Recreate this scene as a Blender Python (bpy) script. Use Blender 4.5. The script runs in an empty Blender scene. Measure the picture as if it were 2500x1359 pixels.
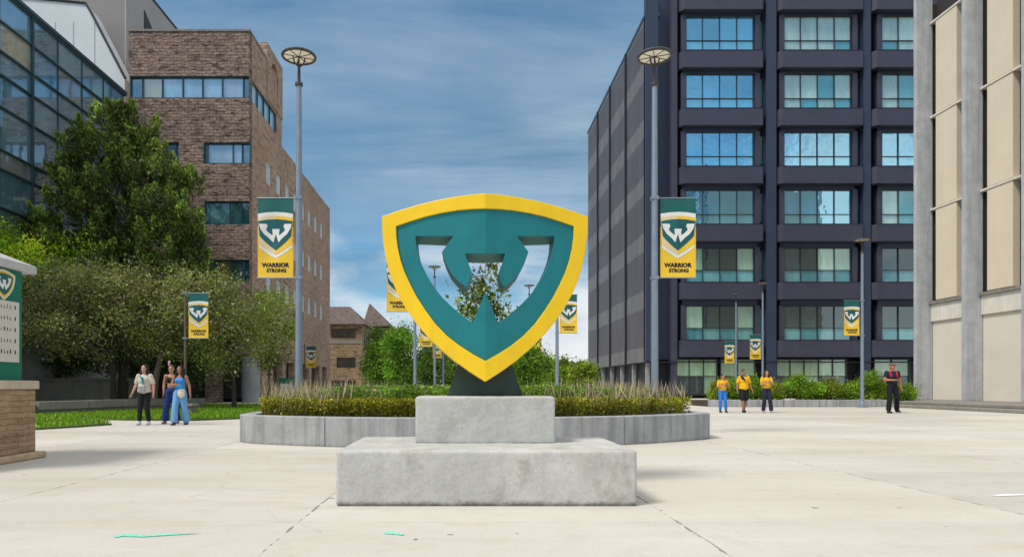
import bpy, bmesh, math, random
import numpy as np
from mathutils import Vector, Matrix, Quaternion
from mathutils.geometry import tessellate_polygon
random.seed(7); RNG = np.random.default_rng(11)
scene = bpy.context.scene
COL = scene.collection
F = 1600.0; VX = 1135.0; HY = 940.0; CH = 1.1          # focal (px of 2500), vanishing column, horizon row, eye height
def PX(px, Y): return (px - VX) / F * Y
def PZ(py, Y): return CH + (HY - py) / F * Y
def GY(py): return CH * F / (py - HY)
def R(a): return math.radians(a)

# ------------------------------------------------------------------ mesh builder
class MB:
    def __init__(self): self.v = []; self.f = []; self.c = []; self.m = []; self.cur = (1, 1, 1); self.mi = 0
    def face(self, idx, col=None):
        self.f.append(tuple(idx)); self.c.append(col or self.cur); self.m.append(self.mi)
    def quad(self, pts, col=None):
        n = len(self.v); self.v += [tuple(p) for p in pts]; self.face(range(n, n + len(pts)), col)
    def box(self, x0, x1, y0, y1, z0, z1, col=None):
        n = len(self.v)
        x0, x1 = min(x0, x1), max(x0, x1); y0, y1 = min(y0, y1), max(y0, y1); z0, z1 = min(z0, z1), max(z0, z1)
        self.v += [(x0,y0,z0),(x1,y0,z0),(x1,y1,z0),(x0,y1,z0),(x0,y0,z1),(x1,y0,z1),(x1,y1,z1),(x0,y1,z1)]
        for q in ((3,2,1,0),(4,5,6,7),(0,1,5,4),(1,2,6,5),(2,3,7,6),(3,0,4,7)): self.face([n + i for i in q], col)
        return self
    def prism(self, poly, lo, hi, axis='z', col=None):      # poly in the plane across the axis
        def pt(a, b, t): return (a, b, t) if axis == 'z' else ((a, t, b) if axis == 'y' else (t, a, b))
        n = len(self.v); k = len(poly)
        self.v += [pt(a, b, lo) for a, b in poly] + [pt(a, b, hi) for a, b in poly]
        tris = tessellate_polygon([[Vector((a, b, 0)) for a, b in poly]])
        for t in tris:
            self.face([n + i for i in t], col); self.face([n + k + i for i in reversed(t)], col)
        for i in range(k):
            j = (i + 1) % k; self.face([n + i, n + j, n + k + j, n + k + i], col)
        return self
    def cone(self, p0, p1, r0, r1, n=12, caps=True, col=None):
        p0, p1 = Vector(p0), Vector(p1); d = (p1 - p0)
        if d.length < 1e-6: return self
        d.normalize(); a = d.orthogonal().normalized(); b = d.cross(a)
        s = len(self.v)
        for p, r in ((p0, r0), (p1, r1)):
            for i in range(n):
                t = 2 * math.pi * i / n; self.v.append(tuple(p + a * (r * math.cos(t)) + b * (r * math.sin(t))))
        for i in range(n):
            j = (i + 1) % n; self.face([s + i, s + j, s + n + j, s + n + i], col)
        if caps:
            self.face([s + i for i in range(n - 1, -1, -1)], col); self.face([s + n + i for i in range(n)], col)
        return self
    def tube(self, pts, rs, n=10, col=None):
        pts = [Vector(p) for p in pts]; s = len(self.v); a = None
        for i, p in enumerate(pts):
            d = (pts[min(i + 1, len(pts) - 1)] - pts[max(i - 1, 0)]).normalized()
            a = d.orthogonal().normalized() if a is None else (a - d * a.dot(d)).normalized()
            b = d.cross(a)
            for k in range(n):
                t = 2 * math.pi * k / n; self.v.append(tuple(p + a * (rs[i] * math.cos(t)) + b * (rs[i] * math.sin(t))))
        for i in range(len(pts) - 1):
            for k in range(n):
                j = (k + 1) % n; o = s + i * n; self.face([o + k, o + j, o + n + j, o + n + k], col)
        self.face([s + k for k in range(n - 1, -1, -1)], col); self.face([s + (len(pts) - 1) * n + k for k in range(n)], col)
        return self
    def lathe(self, prof, c=(0, 0, 0), n=24, col=None):      # prof: (r, z) from bottom to top
        s = len(self.v)
        for r, z in prof:
            for i in range(n):
                t = 2 * math.pi * i / n; self.v.append((c[0] + r * math.cos(t), c[1] + r * math.sin(t), c[2] + z))
        for k in range(len(prof) - 1):
            for i in range(n):
                j = (i + 1) % n; o = s + k * n; self.face([o + i, o + j, o + n + j, o + n + i], col)
        self.face([s + i for i in range(n - 1, -1, -1)], col)
        e = s + (len(prof) - 1) * n; self.face([e + i for i in range(n)], col)
        return self
    def ell(self, c, r, n=14, m=9, rot=None, col=None):
        s = len(self.v); c = Vector(c)
        if not hasattr(r, '__len__'): r = (r, r, r)
        def add(x, y, z):
            p = Vector((x * r[0], y * r[1], z * r[2]))
            if rot is not None: p = rot @ p
            self.v.append(tuple(c + p))
        add(0, 0, -1)
        for k in range(1, m):
            ph = -math.pi / 2 + math.pi * k / m
            for i in range(n):
                t = 2 * math.pi * i / n; add(math.cos(ph) * math.cos(t), math.cos(ph) * math.sin(t), math.sin(ph))
        add(0, 0, 1); e = len(self.v) - 1
        for i in range(n): self.face([s, s + 1 + (i + 1) % n, s + 1 + i], col)
        for k in range(m - 2):
            for i in range(n):
                j = (i + 1) % n; o = s + 1 + k * n; self.face([o + i, o + j, o + n + j, o + n + i], col)
        o = s + 1 + (m - 2) * n
        for i in range(n): self.face([o + i, o + (i + 1) % n, e], col)
        return self
    def cap(self, p0, p1, r0, r1, n=12):
        self.ell(p0, r0, n, 7); self.ell(p1, r1, n, 7); return self.cone(p0, p1, r0, r1, n)
    def mesh(self, name, mats, off=(0, 0, 0), smooth=None):
        me = bpy.data.meshes.new(name)
        me.from_pydata([(x - off[0], y - off[1], z - off[2]) for x, y, z in self.v], [], self.f)
        for m in mats: me.materials.append(m)
        if any(self.m): me.polygons.foreach_set('material_index', self.m)
        if any(c != (1, 1, 1) for c in self.c):
            at = me.color_attributes.new('Col', 'FLOAT_COLOR', 'CORNER'); arr = []
            for f, c in zip(self.f, self.c): arr += [c[0], c[1], c[2], 1.0] * len(f)
            at.data.foreach_set('color', arr)
        if smooth is not None:
            me.shade_smooth() if hasattr(me, 'shade_smooth') else None
            me.set_sharp_from_angle(angle=R(smooth))
        me.update()
        return me

def link(name, me, parent=None):
    o = bpy.data.objects.new(name, me); COL.objects.link(o)
    if parent is not None: o.parent = parent
    return o
def world_off(p):
    v = Vector((0, 0, 0))
    while p is not None: v += p.location; p = p.parent
    return v
def obj(name, mb, mat, parent=None, smooth=None, label=None, loc=None):
    """one mesh object; the builder's coordinates are world coordinates"""
    mats = mat if isinstance(mat, (list, tuple)) else [mat]
    off = world_off(parent) if parent is not None else Vector(loc or (0, 0, 0))
    o = link(name, mb.mesh(name, mats, off, smooth), parent)
    if parent is None and loc is not None: o.location = loc
    if label: o['label'] = label
    return o
def tag(o, label, cat, group=None, kind=None):
    o['label'] = label; o['category'] = cat
    if group: o['group'] = group
    if kind: o['kind'] = kind
    return o
def thing(name, label, cat, loc=(0, 0, 0), group=None):
    o = bpy.data.objects.new(name, None); COL.objects.link(o); o.location = loc; o.empty_display_size = .2
    return tag(o, label, cat, group)
def structure(o, label=None):
    o['kind'] = 'structure'
    if label: o['label'] = label
    return o
def copy_tree(o, parent=None):
    c = o.copy(); COL.objects.link(c)
    if parent is not None: c.parent = parent
    for ch in list(o.children): copy_tree(ch, c)
    return c
def bevel(o, w, seg=2):
    m = o.modifiers.new('bevel', 'BEVEL'); m.width = w; m.segments = seg; m.limit_method = 'ANGLE'; m.angle_limit = R(40)
    return o

# ------------------------------------------------------------------ materials
def new_mat(name):
    m = bpy.data.materials.new(name); m.use_nodes = True; nt = m.node_tree; nt.nodes.clear()
    out = nt.nodes.new('ShaderNodeOutputMaterial'); p = nt.nodes.new('ShaderNodeBsdfPrincipled')
    nt.links.new(p.outputs[0], out.inputs[0]); return m, nt, p, out
def N(nt, t, **kw):
    n = nt.nodes.new(t)
    for k, v in kw.items():
        if k.startswith('i_'): n.inputs[k[2:].replace('_', ' ')].default_value = v
        else: setattr(n, k, v)
    return n
def c4(c): return (c[0], c[1], c[2], 1)
def noise(nt, vec, scale, detail=4, rough=.6):
    n = nt.nodes.new('ShaderNodeTexNoise'); n.inputs['Scale'].default_value = scale
    n.inputs['Detail'].default_value = detail; n.inputs['Roughness'].default_value = rough
    if vec is not None: nt.links.new(vec, n.inputs['Vector'])
    return n.outputs['Fac']
def ramp(nt, fac, stops):
    r = nt.nodes.new('ShaderNodeValToRGB'); e = r.color_ramp.elements
    while len(e) < len(stops): e.new(.5)
    for i, (p, c) in enumerate(stops):
        e[i].position = p; e[i].color = c4(c) if hasattr(c, '__len__') else (c, c, c, 1)
    nt.links.new(fac, r.inputs[0]); return r.outputs[0]
def mixc(nt, fac, a, b, mode='MIX'):
    m = nt.nodes.new('ShaderNodeMix'); m.data_type = 'RGBA'; m.blend_type = mode
    for i, s in ((0, fac), (6, a), (7, b)):
        if hasattr(s, 'node'): nt.links.new(s, m.inputs[i])
        else: m.inputs[i].default_value = s if i == 0 else c4(s)
    return m.outputs[2]
def math_(nt, op, a, b=0.0, c=None):
    m = nt.nodes.new('ShaderNodeMath'); m.operation = op
    for i, s in enumerate((a, b, c)):
        if s is None: continue
        if hasattr(s, 'node'): nt.links.new(s, m.inputs[i])
        else: m.inputs[i].default_value = s
    return m.outputs[0]
def bump(nt, p, h, strength=.3, dist=.02):
    b = nt.nodes.new('ShaderNodeBump'); b.inputs['Strength'].default_value = strength; b.inputs['Distance'].default_value = dist
    nt.links.new(h, b.inputs['Height']); nt.links.new(b.outputs[0], p.inputs['Normal'])
def objco(nt): return nt.nodes.new('ShaderNodeTexCoord').outputs['Object']
def mapping(nt, vec, scale=(1, 1, 1), loc=(0, 0, 0)):
    m = nt.nodes.new('ShaderNodeMapping'); m.inputs['Scale'].default_value = scale; m.inputs['Location'].default_value = loc
    nt.links.new(vec, m.inputs['Vector']); return m.outputs[0]

def plain(name, col, rough=.6, metal=0.0, var=.12, scale=6.0, bmp=0.0, spec=.5, streak=0.0):
    m, nt, p, _ = new_mat(name); co = objco(nt)
    f = noise(nt, co, scale, 5)
    a = tuple(max(0, x * (1 - var)) for x in col); b = tuple(min(1, x * (1 + var)) for x in col)
    c = ramp(nt, f, [(.3, a), (.7, b)])
    if streak:
        s = noise(nt, mapping(nt, co, (5, 5, .25)), 1.5, 5)
        c = mixc(nt, ramp(nt, s, [(.42, 0.0), (.75, streak)]), c, tuple(x * .45 for x in col))
    nt.links.new(c, p.inputs['Base Color'])
    p.inputs['Roughness'].default_value = rough; p.inputs['Metallic'].default_value = metal
    p.inputs['Specular IOR Level'].default_value = spec
    if bmp: bump(nt, p, noise(nt, co, scale * 6, 6), bmp, .01)
    return m
def attr_mat(name, rough=.6, var=.1, scale=8, spec=.5):
    m, nt, p, _ = new_mat(name)
    a = N(nt, 'ShaderNodeAttribute', attribute_name='Col')
    f = ramp(nt, noise(nt, objco(nt), scale, 4), [(.3, 1 - var), (.7, 1 + var)])
    nt.links.new(mixc(nt, 1.0, a.outputs['Color'], f, 'MULTIPLY'), p.inputs['Base Color'])
    p.inputs['Roughness'].default_value = rough; p.inputs['Specular IOR Level'].default_value = spec
    return m
def leaf_mat(name, trans=.35, rough=.55):
    m, nt, p, out = new_mat(name)
    a = N(nt, 'ShaderNodeAttribute', attribute_name='Col')
    nt.links.new(a.outputs['Color'], p.inputs['Base Color']); p.inputs['Roughness'].default_value = rough
    p.inputs['Specular IOR Level'].default_value = .3
    t = nt.nodes.new('ShaderNodeBsdfTranslucent')
    h = nt.nodes.new('ShaderNodeHueSaturation'); h.inputs['Value'].default_value = 1.4; h.inputs['Saturation'].default_value = 1.1
    nt.links.new(a.outputs['Color'], h.inputs['Color']); nt.links.new(h.outputs[0], t.inputs['Color'])
    mx = nt.nodes.new('ShaderNodeMixShader'); mx.inputs[0].default_value = trans
    nt.links.new(p.outputs[0], mx.inputs[1]); nt.links.new(t.outputs[0], mx.inputs[2]); nt.links.new(mx.outputs[0], out.inputs[0])
    return m
def glass_mat(name, refl=.5, tint=(.75, .88, 1.0), rough=.02, wob=.02):
    m, nt, p, out = new_mat(name)
    a = N(nt, 'ShaderNodeAttribute', attribute_name='Col'); co = objco(nt)
    f = ramp(nt, noise(nt, mapping(nt, co, (1, 1, .35)), .9, 3), [(.3, .75), (.7, 1.2)])
    nt.links.new(mixc(nt, 1.0, a.outputs['Color'], f, 'MULTIPLY'), p.inputs['Base Color'])
    p.inputs['Roughness'].default_value = .25
    g = nt.nodes.new('ShaderNodeBsdfGlossy'); g.inputs['Color'].default_value = c4(tint); g.inputs['Roughness'].default_value = rough
    b = nt.nodes.new('ShaderNodeBump'); b.inputs['Strength'].default_value = wob; b.inputs['Distance'].default_value = .3
    nt.links.new(noise(nt, co, .8, 2), b.inputs['Height']); nt.links.new(b.outputs[0], g.inputs['Normal'])
    mx = nt.nodes.new('ShaderNodeMixShader'); mx.inputs[0].default_value = refl
    nt.links.new(p.outputs[0], mx.inputs[1]); nt.links.new(g.outputs[0], mx.inputs[2]); nt.links.new(mx.outputs[0], out.inputs[0])
    return m
def stone_mat(name, cols, w=.62, h=.24, mortar=(.10, .085, .075), bs=.8, dist=.05, msize=.018, fiss=.8):
    m, nt, p, _ = new_mat(name); co = objco(nt)
    s = nt.nodes.new('ShaderNodeSeparateXYZ'); nt.links.new(co, s.inputs[0])
    u = math_(nt, 'ADD', s.outputs[0], s.outputs[1])
    cb = nt.nodes.new('ShaderNodeCombineXYZ'); nt.links.new(u, cb.inputs[0]); nt.links.new(s.outputs[2], cb.inputs[1])
    nz = nt.nodes.new('ShaderNodeTexNoise'); nz.inputs['Scale'].default_value = 1.9; nz.inputs['Detail'].default_value = 7; nz.inputs['Roughness'].default_value = .65
    nt.links.new(co, nz.inputs['Vector'])
    va = nt.nodes.new('ShaderNodeVectorMath'); va.operation = 'MULTIPLY_ADD'
    nt.links.new(nz.outputs['Color'], va.inputs[0]); va.inputs[1].default_value = (w * 1.1, h * 1.5, 0); nt.links.new(cb.outputs[0], va.inputs[2])
    b = nt.nodes.new('ShaderNodeTexBrick'); nt.links.new(va.outputs[0], b.inputs['Vector'])
    b.inputs['Scale'].default_value = 1; b.inputs['Brick Width'].default_value = w; b.inputs['Row Height'].default_value = h
    b.inputs['Mortar Size'].default_value = msize; b.inputs['Mortar Smooth'].default_value = .5; b.inputs['Bias'].default_value = 0
    b.inputs['Color1'].default_value = c4(cols[0]); b.inputs['Color2'].default_value = c4(cols[1]); b.inputs['Mortar'].default_value = c4(mortar)
    f = noise(nt, co, 3.5, 7, .75); big = noise(nt, co, .30, 4)
    fl = noise(nt, mapping(nt, va.outputs[0], (1.1 / w * .6, 1.0 / h * .75, 1)), 1.0, 5, .65)
    c = mixc(nt, ramp(nt, f, [(.36, 0.0), (.68, .75)]), b.outputs['Color'], cols[2])
    c = mixc(nt, ramp(nt, fl, [(.36, fiss), (.47, 0.0)]), c, mortar)
    c = mixc(nt, 1.0, c, ramp(nt, big, [(.3, .85), (.7, 1.15)]), 'MULTIPLY')
    nt.links.new(c, p.inputs['Base Color']); p.inputs['Roughness'].default_value = .9; p.inputs['Specular IOR Level'].default_value = .2
    hgt = math_(nt, 'ADD', math_(nt, 'MULTIPLY_ADD', b.outputs['Fac'], -1.0, math_(nt, 'MULTIPLY', f, 1.5)), ramp(nt, fl, [(.33, 0.0), (.5, 1.0)]))
    bump(nt, p, hgt, bs, dist)
    return m
def concrete_mat(name, col, dark=.5, stain=.5, rust=0.0, bs=.25, foot=0.0):
    m, nt, p, _ = new_mat(name); co = objco(nt)
    f1 = noise(nt, co, 1.6, 6, .65); f2 = noise(nt, co, 38, 4); f3 = noise(nt, mapping(nt, co, (3.2, 3.2, .18)), 1.7, 6, .65)
    c = ramp(nt, f1, [(.28, tuple(x * .78 for x in col)), (.72, tuple(min(1, x * 1.12) for x in col))])
    c = mixc(nt, ramp(nt, f3, [(.45, 0.0), (.78, stain)]), c, tuple(x * dark for x in col))
    if rust:
        r = math_(nt, 'MULTIPLY', ramp(nt, noise(nt, co, 1.1, 5), [(.56, 0.0), (.7, 1.0)]), ramp(nt, noise(nt, co, 5, 5), [(.45, 0.0), (.7, 1.0)]))
        c = mixc(nt, math_(nt, 'MULTIPLY', r, rust), c, (.33, .25, .12))
    c = mixc(nt, 1.0, c, ramp(nt, f2, [(.25, .86), (.75, 1.08)]), 'MULTIPLY')
    pits = ramp(nt, noise(nt, co, 22, 2), [(.2, .35), (.30, 1.0)])
    c = mixc(nt, .55, c, mixc(nt, 1.0, c, pits, 'MULTIPLY'))
    if foot:
        sz = nt.nodes.new('ShaderNodeSeparateXYZ'); nt.links.new(co, sz.inputs[0])
        zz = math_(nt, 'ADD', sz.outputs[2], math_(nt, 'MULTIPLY', math_(nt, 'SUBTRACT', noise(nt, co, 9, 6, .7), .5), .16))
        c = mixc(nt, ramp(nt, zz, [(.0, foot), (.05, 0.0)]), c, (.12, .105, .085))
        bl = math_(nt, 'MULTIPLY', ramp(nt, noise(nt, co, 2.3, 6, .7), [(.55, 0.0), (.68, 1.0)]), .38)
        c = mixc(nt, bl, c, (.23, .22, .195))
    nt.links.new(c, p.inputs['Base Color']); p.inputs['Roughness'].default_value = .85; p.inputs['Specular IOR Level'].default_value = .25
    bump(nt, p, math_(nt, 'ADD', f2, math_(nt, 'MULTIPLY', f1, .6)), bs, .008)
    return m

def plaza_mat():
    m, nt, p, _ = new_mat('plaza_concrete'); co = objco(nt)
    s = nt.nodes.new('ShaderNodeSeparateXYZ'); nt.links.new(co, s.inputs[0])
    wob = noise(nt, co, 2.5, 4); fine = noise(nt, co, 45, 5, .7); med = noise(nt, co, 3.0, 6, .7); big = noise(nt, mapping(nt, co, (.35, 1, 1)), .30, 5, .6)
    c = ramp(nt, big, [(.3, (.50, .46, .395)), (.5, (.59, .553, .492)), (.72, (.65, .62, .565))])
    c = mixc(nt, ramp(nt, med, [(.5, 0.0), (.8, .4)]), c, (.44, .38, .29))
    streak = noise(nt, mapping(nt, co, (.25, 2.2, 1)), 1.2, 6, .7)
    c = mixc(nt, ramp(nt, streak, [(.5, 0.0), (.8, .45)]), c, (.46, .41, .34))
    c = mixc(nt, ramp(nt, streak, [(.22, .4), (.40, 0.0)]), c, (.74, .72, .69))
    c = mixc(nt, 1.0, c, ramp(nt, fine, [(.25, .88), (.75, 1.07)]), 'MULTIPLY')
    rust = math_(nt, 'MULTIPLY', ramp(nt, noise(nt, mapping(nt, co, (.3, 1.3, 1), (4, 1, 0)), .8, 5), [(.60, 0.0), (.72, 1.0)]), .35)
    c = mixc(nt, rust, c, (.50, .36, .17))
    fx = math_(nt, 'FLOOR', math_(nt, 'DIVIDE', math_(nt, 'ADD', s.outputs[0], 1.335), 3.05)); fy = math_(nt, 'FLOOR', math_(nt, 'DIVIDE', math_(nt, 'ADD', s.outputs[1], -5.29), 3.05))
    cv = nt.nodes.new('ShaderNodeCombineXYZ'); nt.links.new(fx, cv.inputs[0]); nt.links.new(fy, cv.inputs[1])
    wn = nt.nodes.new('ShaderNodeTexWhiteNoise'); wn.noise_dimensions = '2D'; nt.links.new(cv.outputs[0], wn.inputs['Vector'])
    c = mixc(nt, 1.0, c, ramp(nt, wn.outputs['Value'], [(0, (.945, .945, .95)), (1, (1.05, 1.045, 1.03))]), 'MULTIPLY')
    # sawn joints of the 3.05 m slabs
    def joint(axis, off, wid, nsc):
        t = math_(nt, 'ADD', s.outputs[axis], math_(nt, 'MULTIPLY', math_(nt, 'SUBTRACT', wob, .5), .05))
        fr = math_(nt, 'FRACT', math_(nt, 'DIVIDE', math_(nt, 'ADD', t, -off), 3.05))
        d = math_(nt, 'MULTIPLY', math_(nt, 'MINIMUM', fr, math_(nt, 'SUBTRACT', 1.0, fr)), 3.05)
        w = math_(nt, 'MULTIPLY', ramp(nt, noise(nt, co, nsc, 3), [(.44, .05), (.60, 1.0)]), wid)
        return math_(nt, 'LESS_THAN', d, w)
    jx = joint(0, -1.335, .014, 5.0); jy = joint(1, 5.29, .009, 2.5)
    vor = nt.nodes.new('ShaderNodeTexVoronoi'); vor.feature = 'DISTANCE_TO_EDGE'; vor.inputs['Scale'].default_value = .22
    vm = nt.nodes.new('ShaderNodeVectorMath'); vm.operation = 'MULTIPLY_ADD'
    nz = nt.nodes.new('ShaderNodeTexNoise'); nz.inputs['Scale'].default_value = 1.2; nz.inputs['Detail'].default_value = 7; nt.links.new(co, nz.inputs['Vector'])
    nt.links.new(nz.outputs['Color'], vm.inputs[0]); vm.inputs[1].default_value = (.7, .7, 0); nt.links.new(co, vm.inputs[2]); nt.links.new(vm.outputs[0], vor.inputs['Vector'])
    cr = math_(nt, 'MULTIPLY', math_(nt, 'LESS_THAN', vor.outputs['Distance'], .0016), ramp(nt, noise(nt, co, .5, 2), [(.45, 0.0), (.52, 1.0)]))
    spots = math_(nt, 'MULTIPLY', math_(nt, 'GREATER_THAN', noise(nt, co, 6.5, 2, .4), .755), .7)
    dk = math_(nt, 'MAXIMUM', math_(nt, 'MULTIPLY', jx, .62), math_(nt, 'MAXIMUM', math_(nt, 'MULTIPLY', jy, .22), math_(nt, 'MAXIMUM', math_(nt, 'MULTIPLY', cr, .12), spots)))
    c = mixc(nt, dk, c, (.09, .075, .06))
    nt.links.new(c, p.inputs['Base Color']); p.inputs['Roughness'].default_value = .88; p.inputs['Specular IOR Level'].default_value = .2
    h = math_(nt, 'SUBTRACT', math_(nt, 'ADD', fine, math_(nt, 'MULTIPLY', med, 1.2)), math_(nt, 'MULTIPLY', dk, 2.0))
    bump(nt, p, h, .22, .01)
    return m

M = {}
M['plaza'] = plaza_mat()
M['ground'] = plain('far_ground_soil', (.12, .12, .07), .95, var=.3, scale=.3)
M['lawn'] = plain('lawn_soil', (.07, .12, .025), .95, var=.3, scale=3)
M['soil'] = plain('planter_soil', (.06, .045, .03), .95, var=.3, scale=9)
M['concrete'] = concrete_mat('cast_concrete', (.56, .55, .515), .55, .3, rust=.9, foot=.75)
M['planter_c'] = concrete_mat('planter_concrete', (.42, .425, .425), .38, .95, rust=.3, foot=.5)
M['old_c'] = concrete_mat('old_wall_concrete', (.30, .275, .235), .45, .6, rust=.4)
M['pale_c'] = concrete_mat('pale_building_concrete', (.36, .37, .38), .55, .45)
M['column_c'] = concrete_mat('weathered_column_concrete', (.50, .51, .53), .5, .55)
M['beige'] = plain('beige_precast_panel', (.72, .62, .47), .85, var=.05, scale=.5, bmp=.05, streak=.06)
M['beige_lo'] = plain('pale_precast_base', (.74, .67, .56), .85, var=.05, scale=.5, bmp=.05, streak=.05)
M['beam'] = plain('cream_precast_beam', (.74, .69, .60), .85, var=.1, scale=1.2, bmp=.1, streak=.25)
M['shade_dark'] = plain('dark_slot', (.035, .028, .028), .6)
M['stone'] = stone_mat('rough_brown_stone', ((.375, .25, .195), (.215, .145, .12), (.48, .36, .295)), .46, .20, (.07, .055, .05), 1.0, .10, .022)
M['stone_side'] = stone_mat('brown_split_face_block', ((.54, .37, .265), (.43, .29, .21), (.62, .46, .35)), .5, .22, (.19, .14, .11), .9, .06, .014, .6)
M['stone_far'] = stone_mat('tan_far_block', ((.36, .25, .15), (.28, .19, .11), (.42, .31, .20)), .8, .35)
M['sign_stone'] = stone_mat('stacked_tan_sandstone', ((.47, .31, .175), (.36, .225, .125), (.55, .40, .25)), .42, .085, (.22, .14, .075), .7, .02, .008, .5)
M['sign_cap'] = plain('rough_sandstone_slab', (.50, .37, .23), .9, var=.25, scale=7, bmp=.5)
M['sign_ledge'] = plain('smooth_sandstone_ledge', (.55, .45, .32), .85, var=.15, scale=5, bmp=.2)
M['coping'] = plain('grey_stone_coping', (.24, .22, .20), .9, var=.2, scale=3)
M['roof_tile'] = plain('brown_roof_shingle', (.125, .09, .08), .9, var=.45, scale=2.5, bmp=.6)
M['wood_dark'] = plain('dark_brown_timber', (.07, .045, .03), .8, var=.3)
M['grey_panel'] = plain('grey_cladding', (.27, .255, .245), .8, var=.06, scale=.4)
M['grey_panel2'] = plain('grey_cladding_side', (.40, .39, .38), .8, var=.06, scale=.4)
M['white_panel'] = plain('white_roof_panel', (.66, .69, .71), .5, var=.06, scale=.6)
M['louver'] = plain('black_louvre', (.03, .03, .032), .6)
M['navy'] = plain('navy_steel_cladding', (.052, .053, .086), .5, var=.12, scale=.7, streak=.3)
M['navy2'] = plain('dark_navy_steel', (.032, .045, .085), .45, var=.12, scale=.7)
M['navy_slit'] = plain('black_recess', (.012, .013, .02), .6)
def side_mat():
    m, nt, p, _ = new_mat('banded_side_panel'); co = objco(nt)
    s = nt.nodes.new('ShaderNodeSeparateXYZ'); nt.links.new(co, s.inputs[0])
    zz = math_(nt, 'ADD', s.outputs[2], math_(nt, 'MULTIPLY', math_(nt, 'SUBTRACT', noise(nt, co, .7, 4), .5), .25))
    f = math_(nt, 'FRACT', math_(nt, 'DIVIDE', math_(nt, 'ADD', zz, 2.05), 4.83))
    band = math_(nt, 'LESS_THAN', f, .32)
    ribs = math_(nt, 'FRACT', math_(nt, 'MULTIPLY', s.outputs[1], 2.6))
    c = mixc(nt, band, (.085, .080, .092), (.15, .146, .154))
    c = mixc(nt, 1.0, c, ramp(nt, noise(nt, mapping(nt, co, (1, 1, .3)), .8, 4), [(.3, .8), (.7, 1.2)]), 'MULTIPLY')
    c = mixc(nt, 1.0, c, ramp(nt, ribs, [(.0, .8), (.08, 1.0)]), 'MULTIPLY')
    nt.links.new(c, p.inputs['Base Color']); p.inputs['Roughness'].default_value = .6; return m
M['side_dark'] = side_mat()
M['side_light'] = plain('grey_side_band', (.22, .215, .22), .6, var=.14, scale=.9, streak=.3)
M['mullion'] = plain('dark_window_frame', (.025, .028, .036), .4)
M['teal_frame'] = plain('teal_window_frame', (.012, .07, .09), .4)
M['glass'] = glass_mat('office_window_glass', .64, (.58, .95, 1.05), .02, .06)
M['glass_mid'] = glass_mat('blind_backed_glass', .30, (.7, .95, 1.0))
M['glass_low'] = glass_mat('lower_window_glass', .16, (.8, .95, .95))
M['glass_b'] = glass_mat('blue_window_glass', .30, (.75, .9, 1.0))
M['glass_cw'] = glass_mat('curtain_wall_glass', .34, (.65, .92, 1.1))
M['cw_frame'] = plain('curtain_wall_frame', (.035, .075, .085), .4)
M['pole'] = plain('blue_grey_pole_paint', (.24, .29, .36), .4, metal=.25, var=.1, scale=4, spec=.6)
M['lamp_dark'] = plain('bronze_lamp_rim', (.055, .048, .045), .5)
def dish_mat():
    m, nt, p, out = new_mat('translucent_lamp_dish'); t = nt.nodes.new('ShaderNodeBsdfTranslucent'); t.inputs['Color'].default_value = (.74, .70, .60, 1)
    c = ramp(nt, noise(nt, objco(nt), 12, 4), [(.3, (.52, .48, .40)), (.7, (.66, .62, .54))]); nt.links.new(c, p.inputs['Base Color'])
    mx = nt.nodes.new('ShaderNodeMixShader'); mx.inputs[0].default_value = .75
    nt.links.new(p.outputs[0], mx.inputs[1]); nt.links.new(t.outputs[0], mx.inputs[2]); nt.links.new(mx.outputs[0], out.inputs[0]); return m
M['lamp_dish'] = dish_mat()
M['brown_post'] = plain('brown_post_paint', (.14, .10, .07), .6)
M['yellow'] = plain('yellow_enamel', (.94, .60, .004), .42, var=.05, streak=.14, scale=3, bmp=.03)
M['teal'] = plain('teal_enamel', (.002, .185, .205), .42, var=.09, streak=.22, scale=3, bmp=.03)
M['greenblack'] = plain('dark_green_steel', (.018, .045, .036), .5, var=.3, scale=5, bmp=.1)
M['banner'] = attr_mat('printed_banner_vinyl', .6, .06, 3)
M['ink'] = plain('black_ink', (.012, .012, .012), .6)
M['sign_green'] = plain('green_sign_enamel', (.0, .16, .10), .4, var=.05)
M['sign_cream'] = plain('cream_sign_face', (.66, .62, .53), .5, var=.04)
M['sign_roof'] = plain('grey_sign_roof', (.50, .49, .48), .6, var=.1)
M['white'] = plain('white_paint', (.78, .78, .78), .5, var=.05)
M['red'] = plain('red_paint', (.6, .02, .02), .5)
M['leaf'] = leaf_mat('leaf_green')
M['needle'] = leaf_mat('evergreen_needles', .22, .6)
M['blade'] = leaf_mat('grass_blades', .35, .6)
M['bark'] = plain('grey_brown_bark', (.13, .095, .065), .95, var=.4, scale=9, bmp=.8)
M['bark_dark'] = plain('dark_bark', (.05, .038, .028), .95, var=.4, scale=9, bmp=.8)
M['far_blue'] = plain('blue_metal_roof', (.10, .24, .45), .5, var=.1, scale=.4)
M['far_wall'] = plain('pale_far_wall', (.45, .47, .5), .8)
M['chalk'] = plain('green_marking_paint', (.20, .70, .50), .8, var=.25, scale=30)
M['whitemark'] = plain('white_marking_paint', (.80, .80, .78), .8, var=.15, scale=30)

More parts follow.
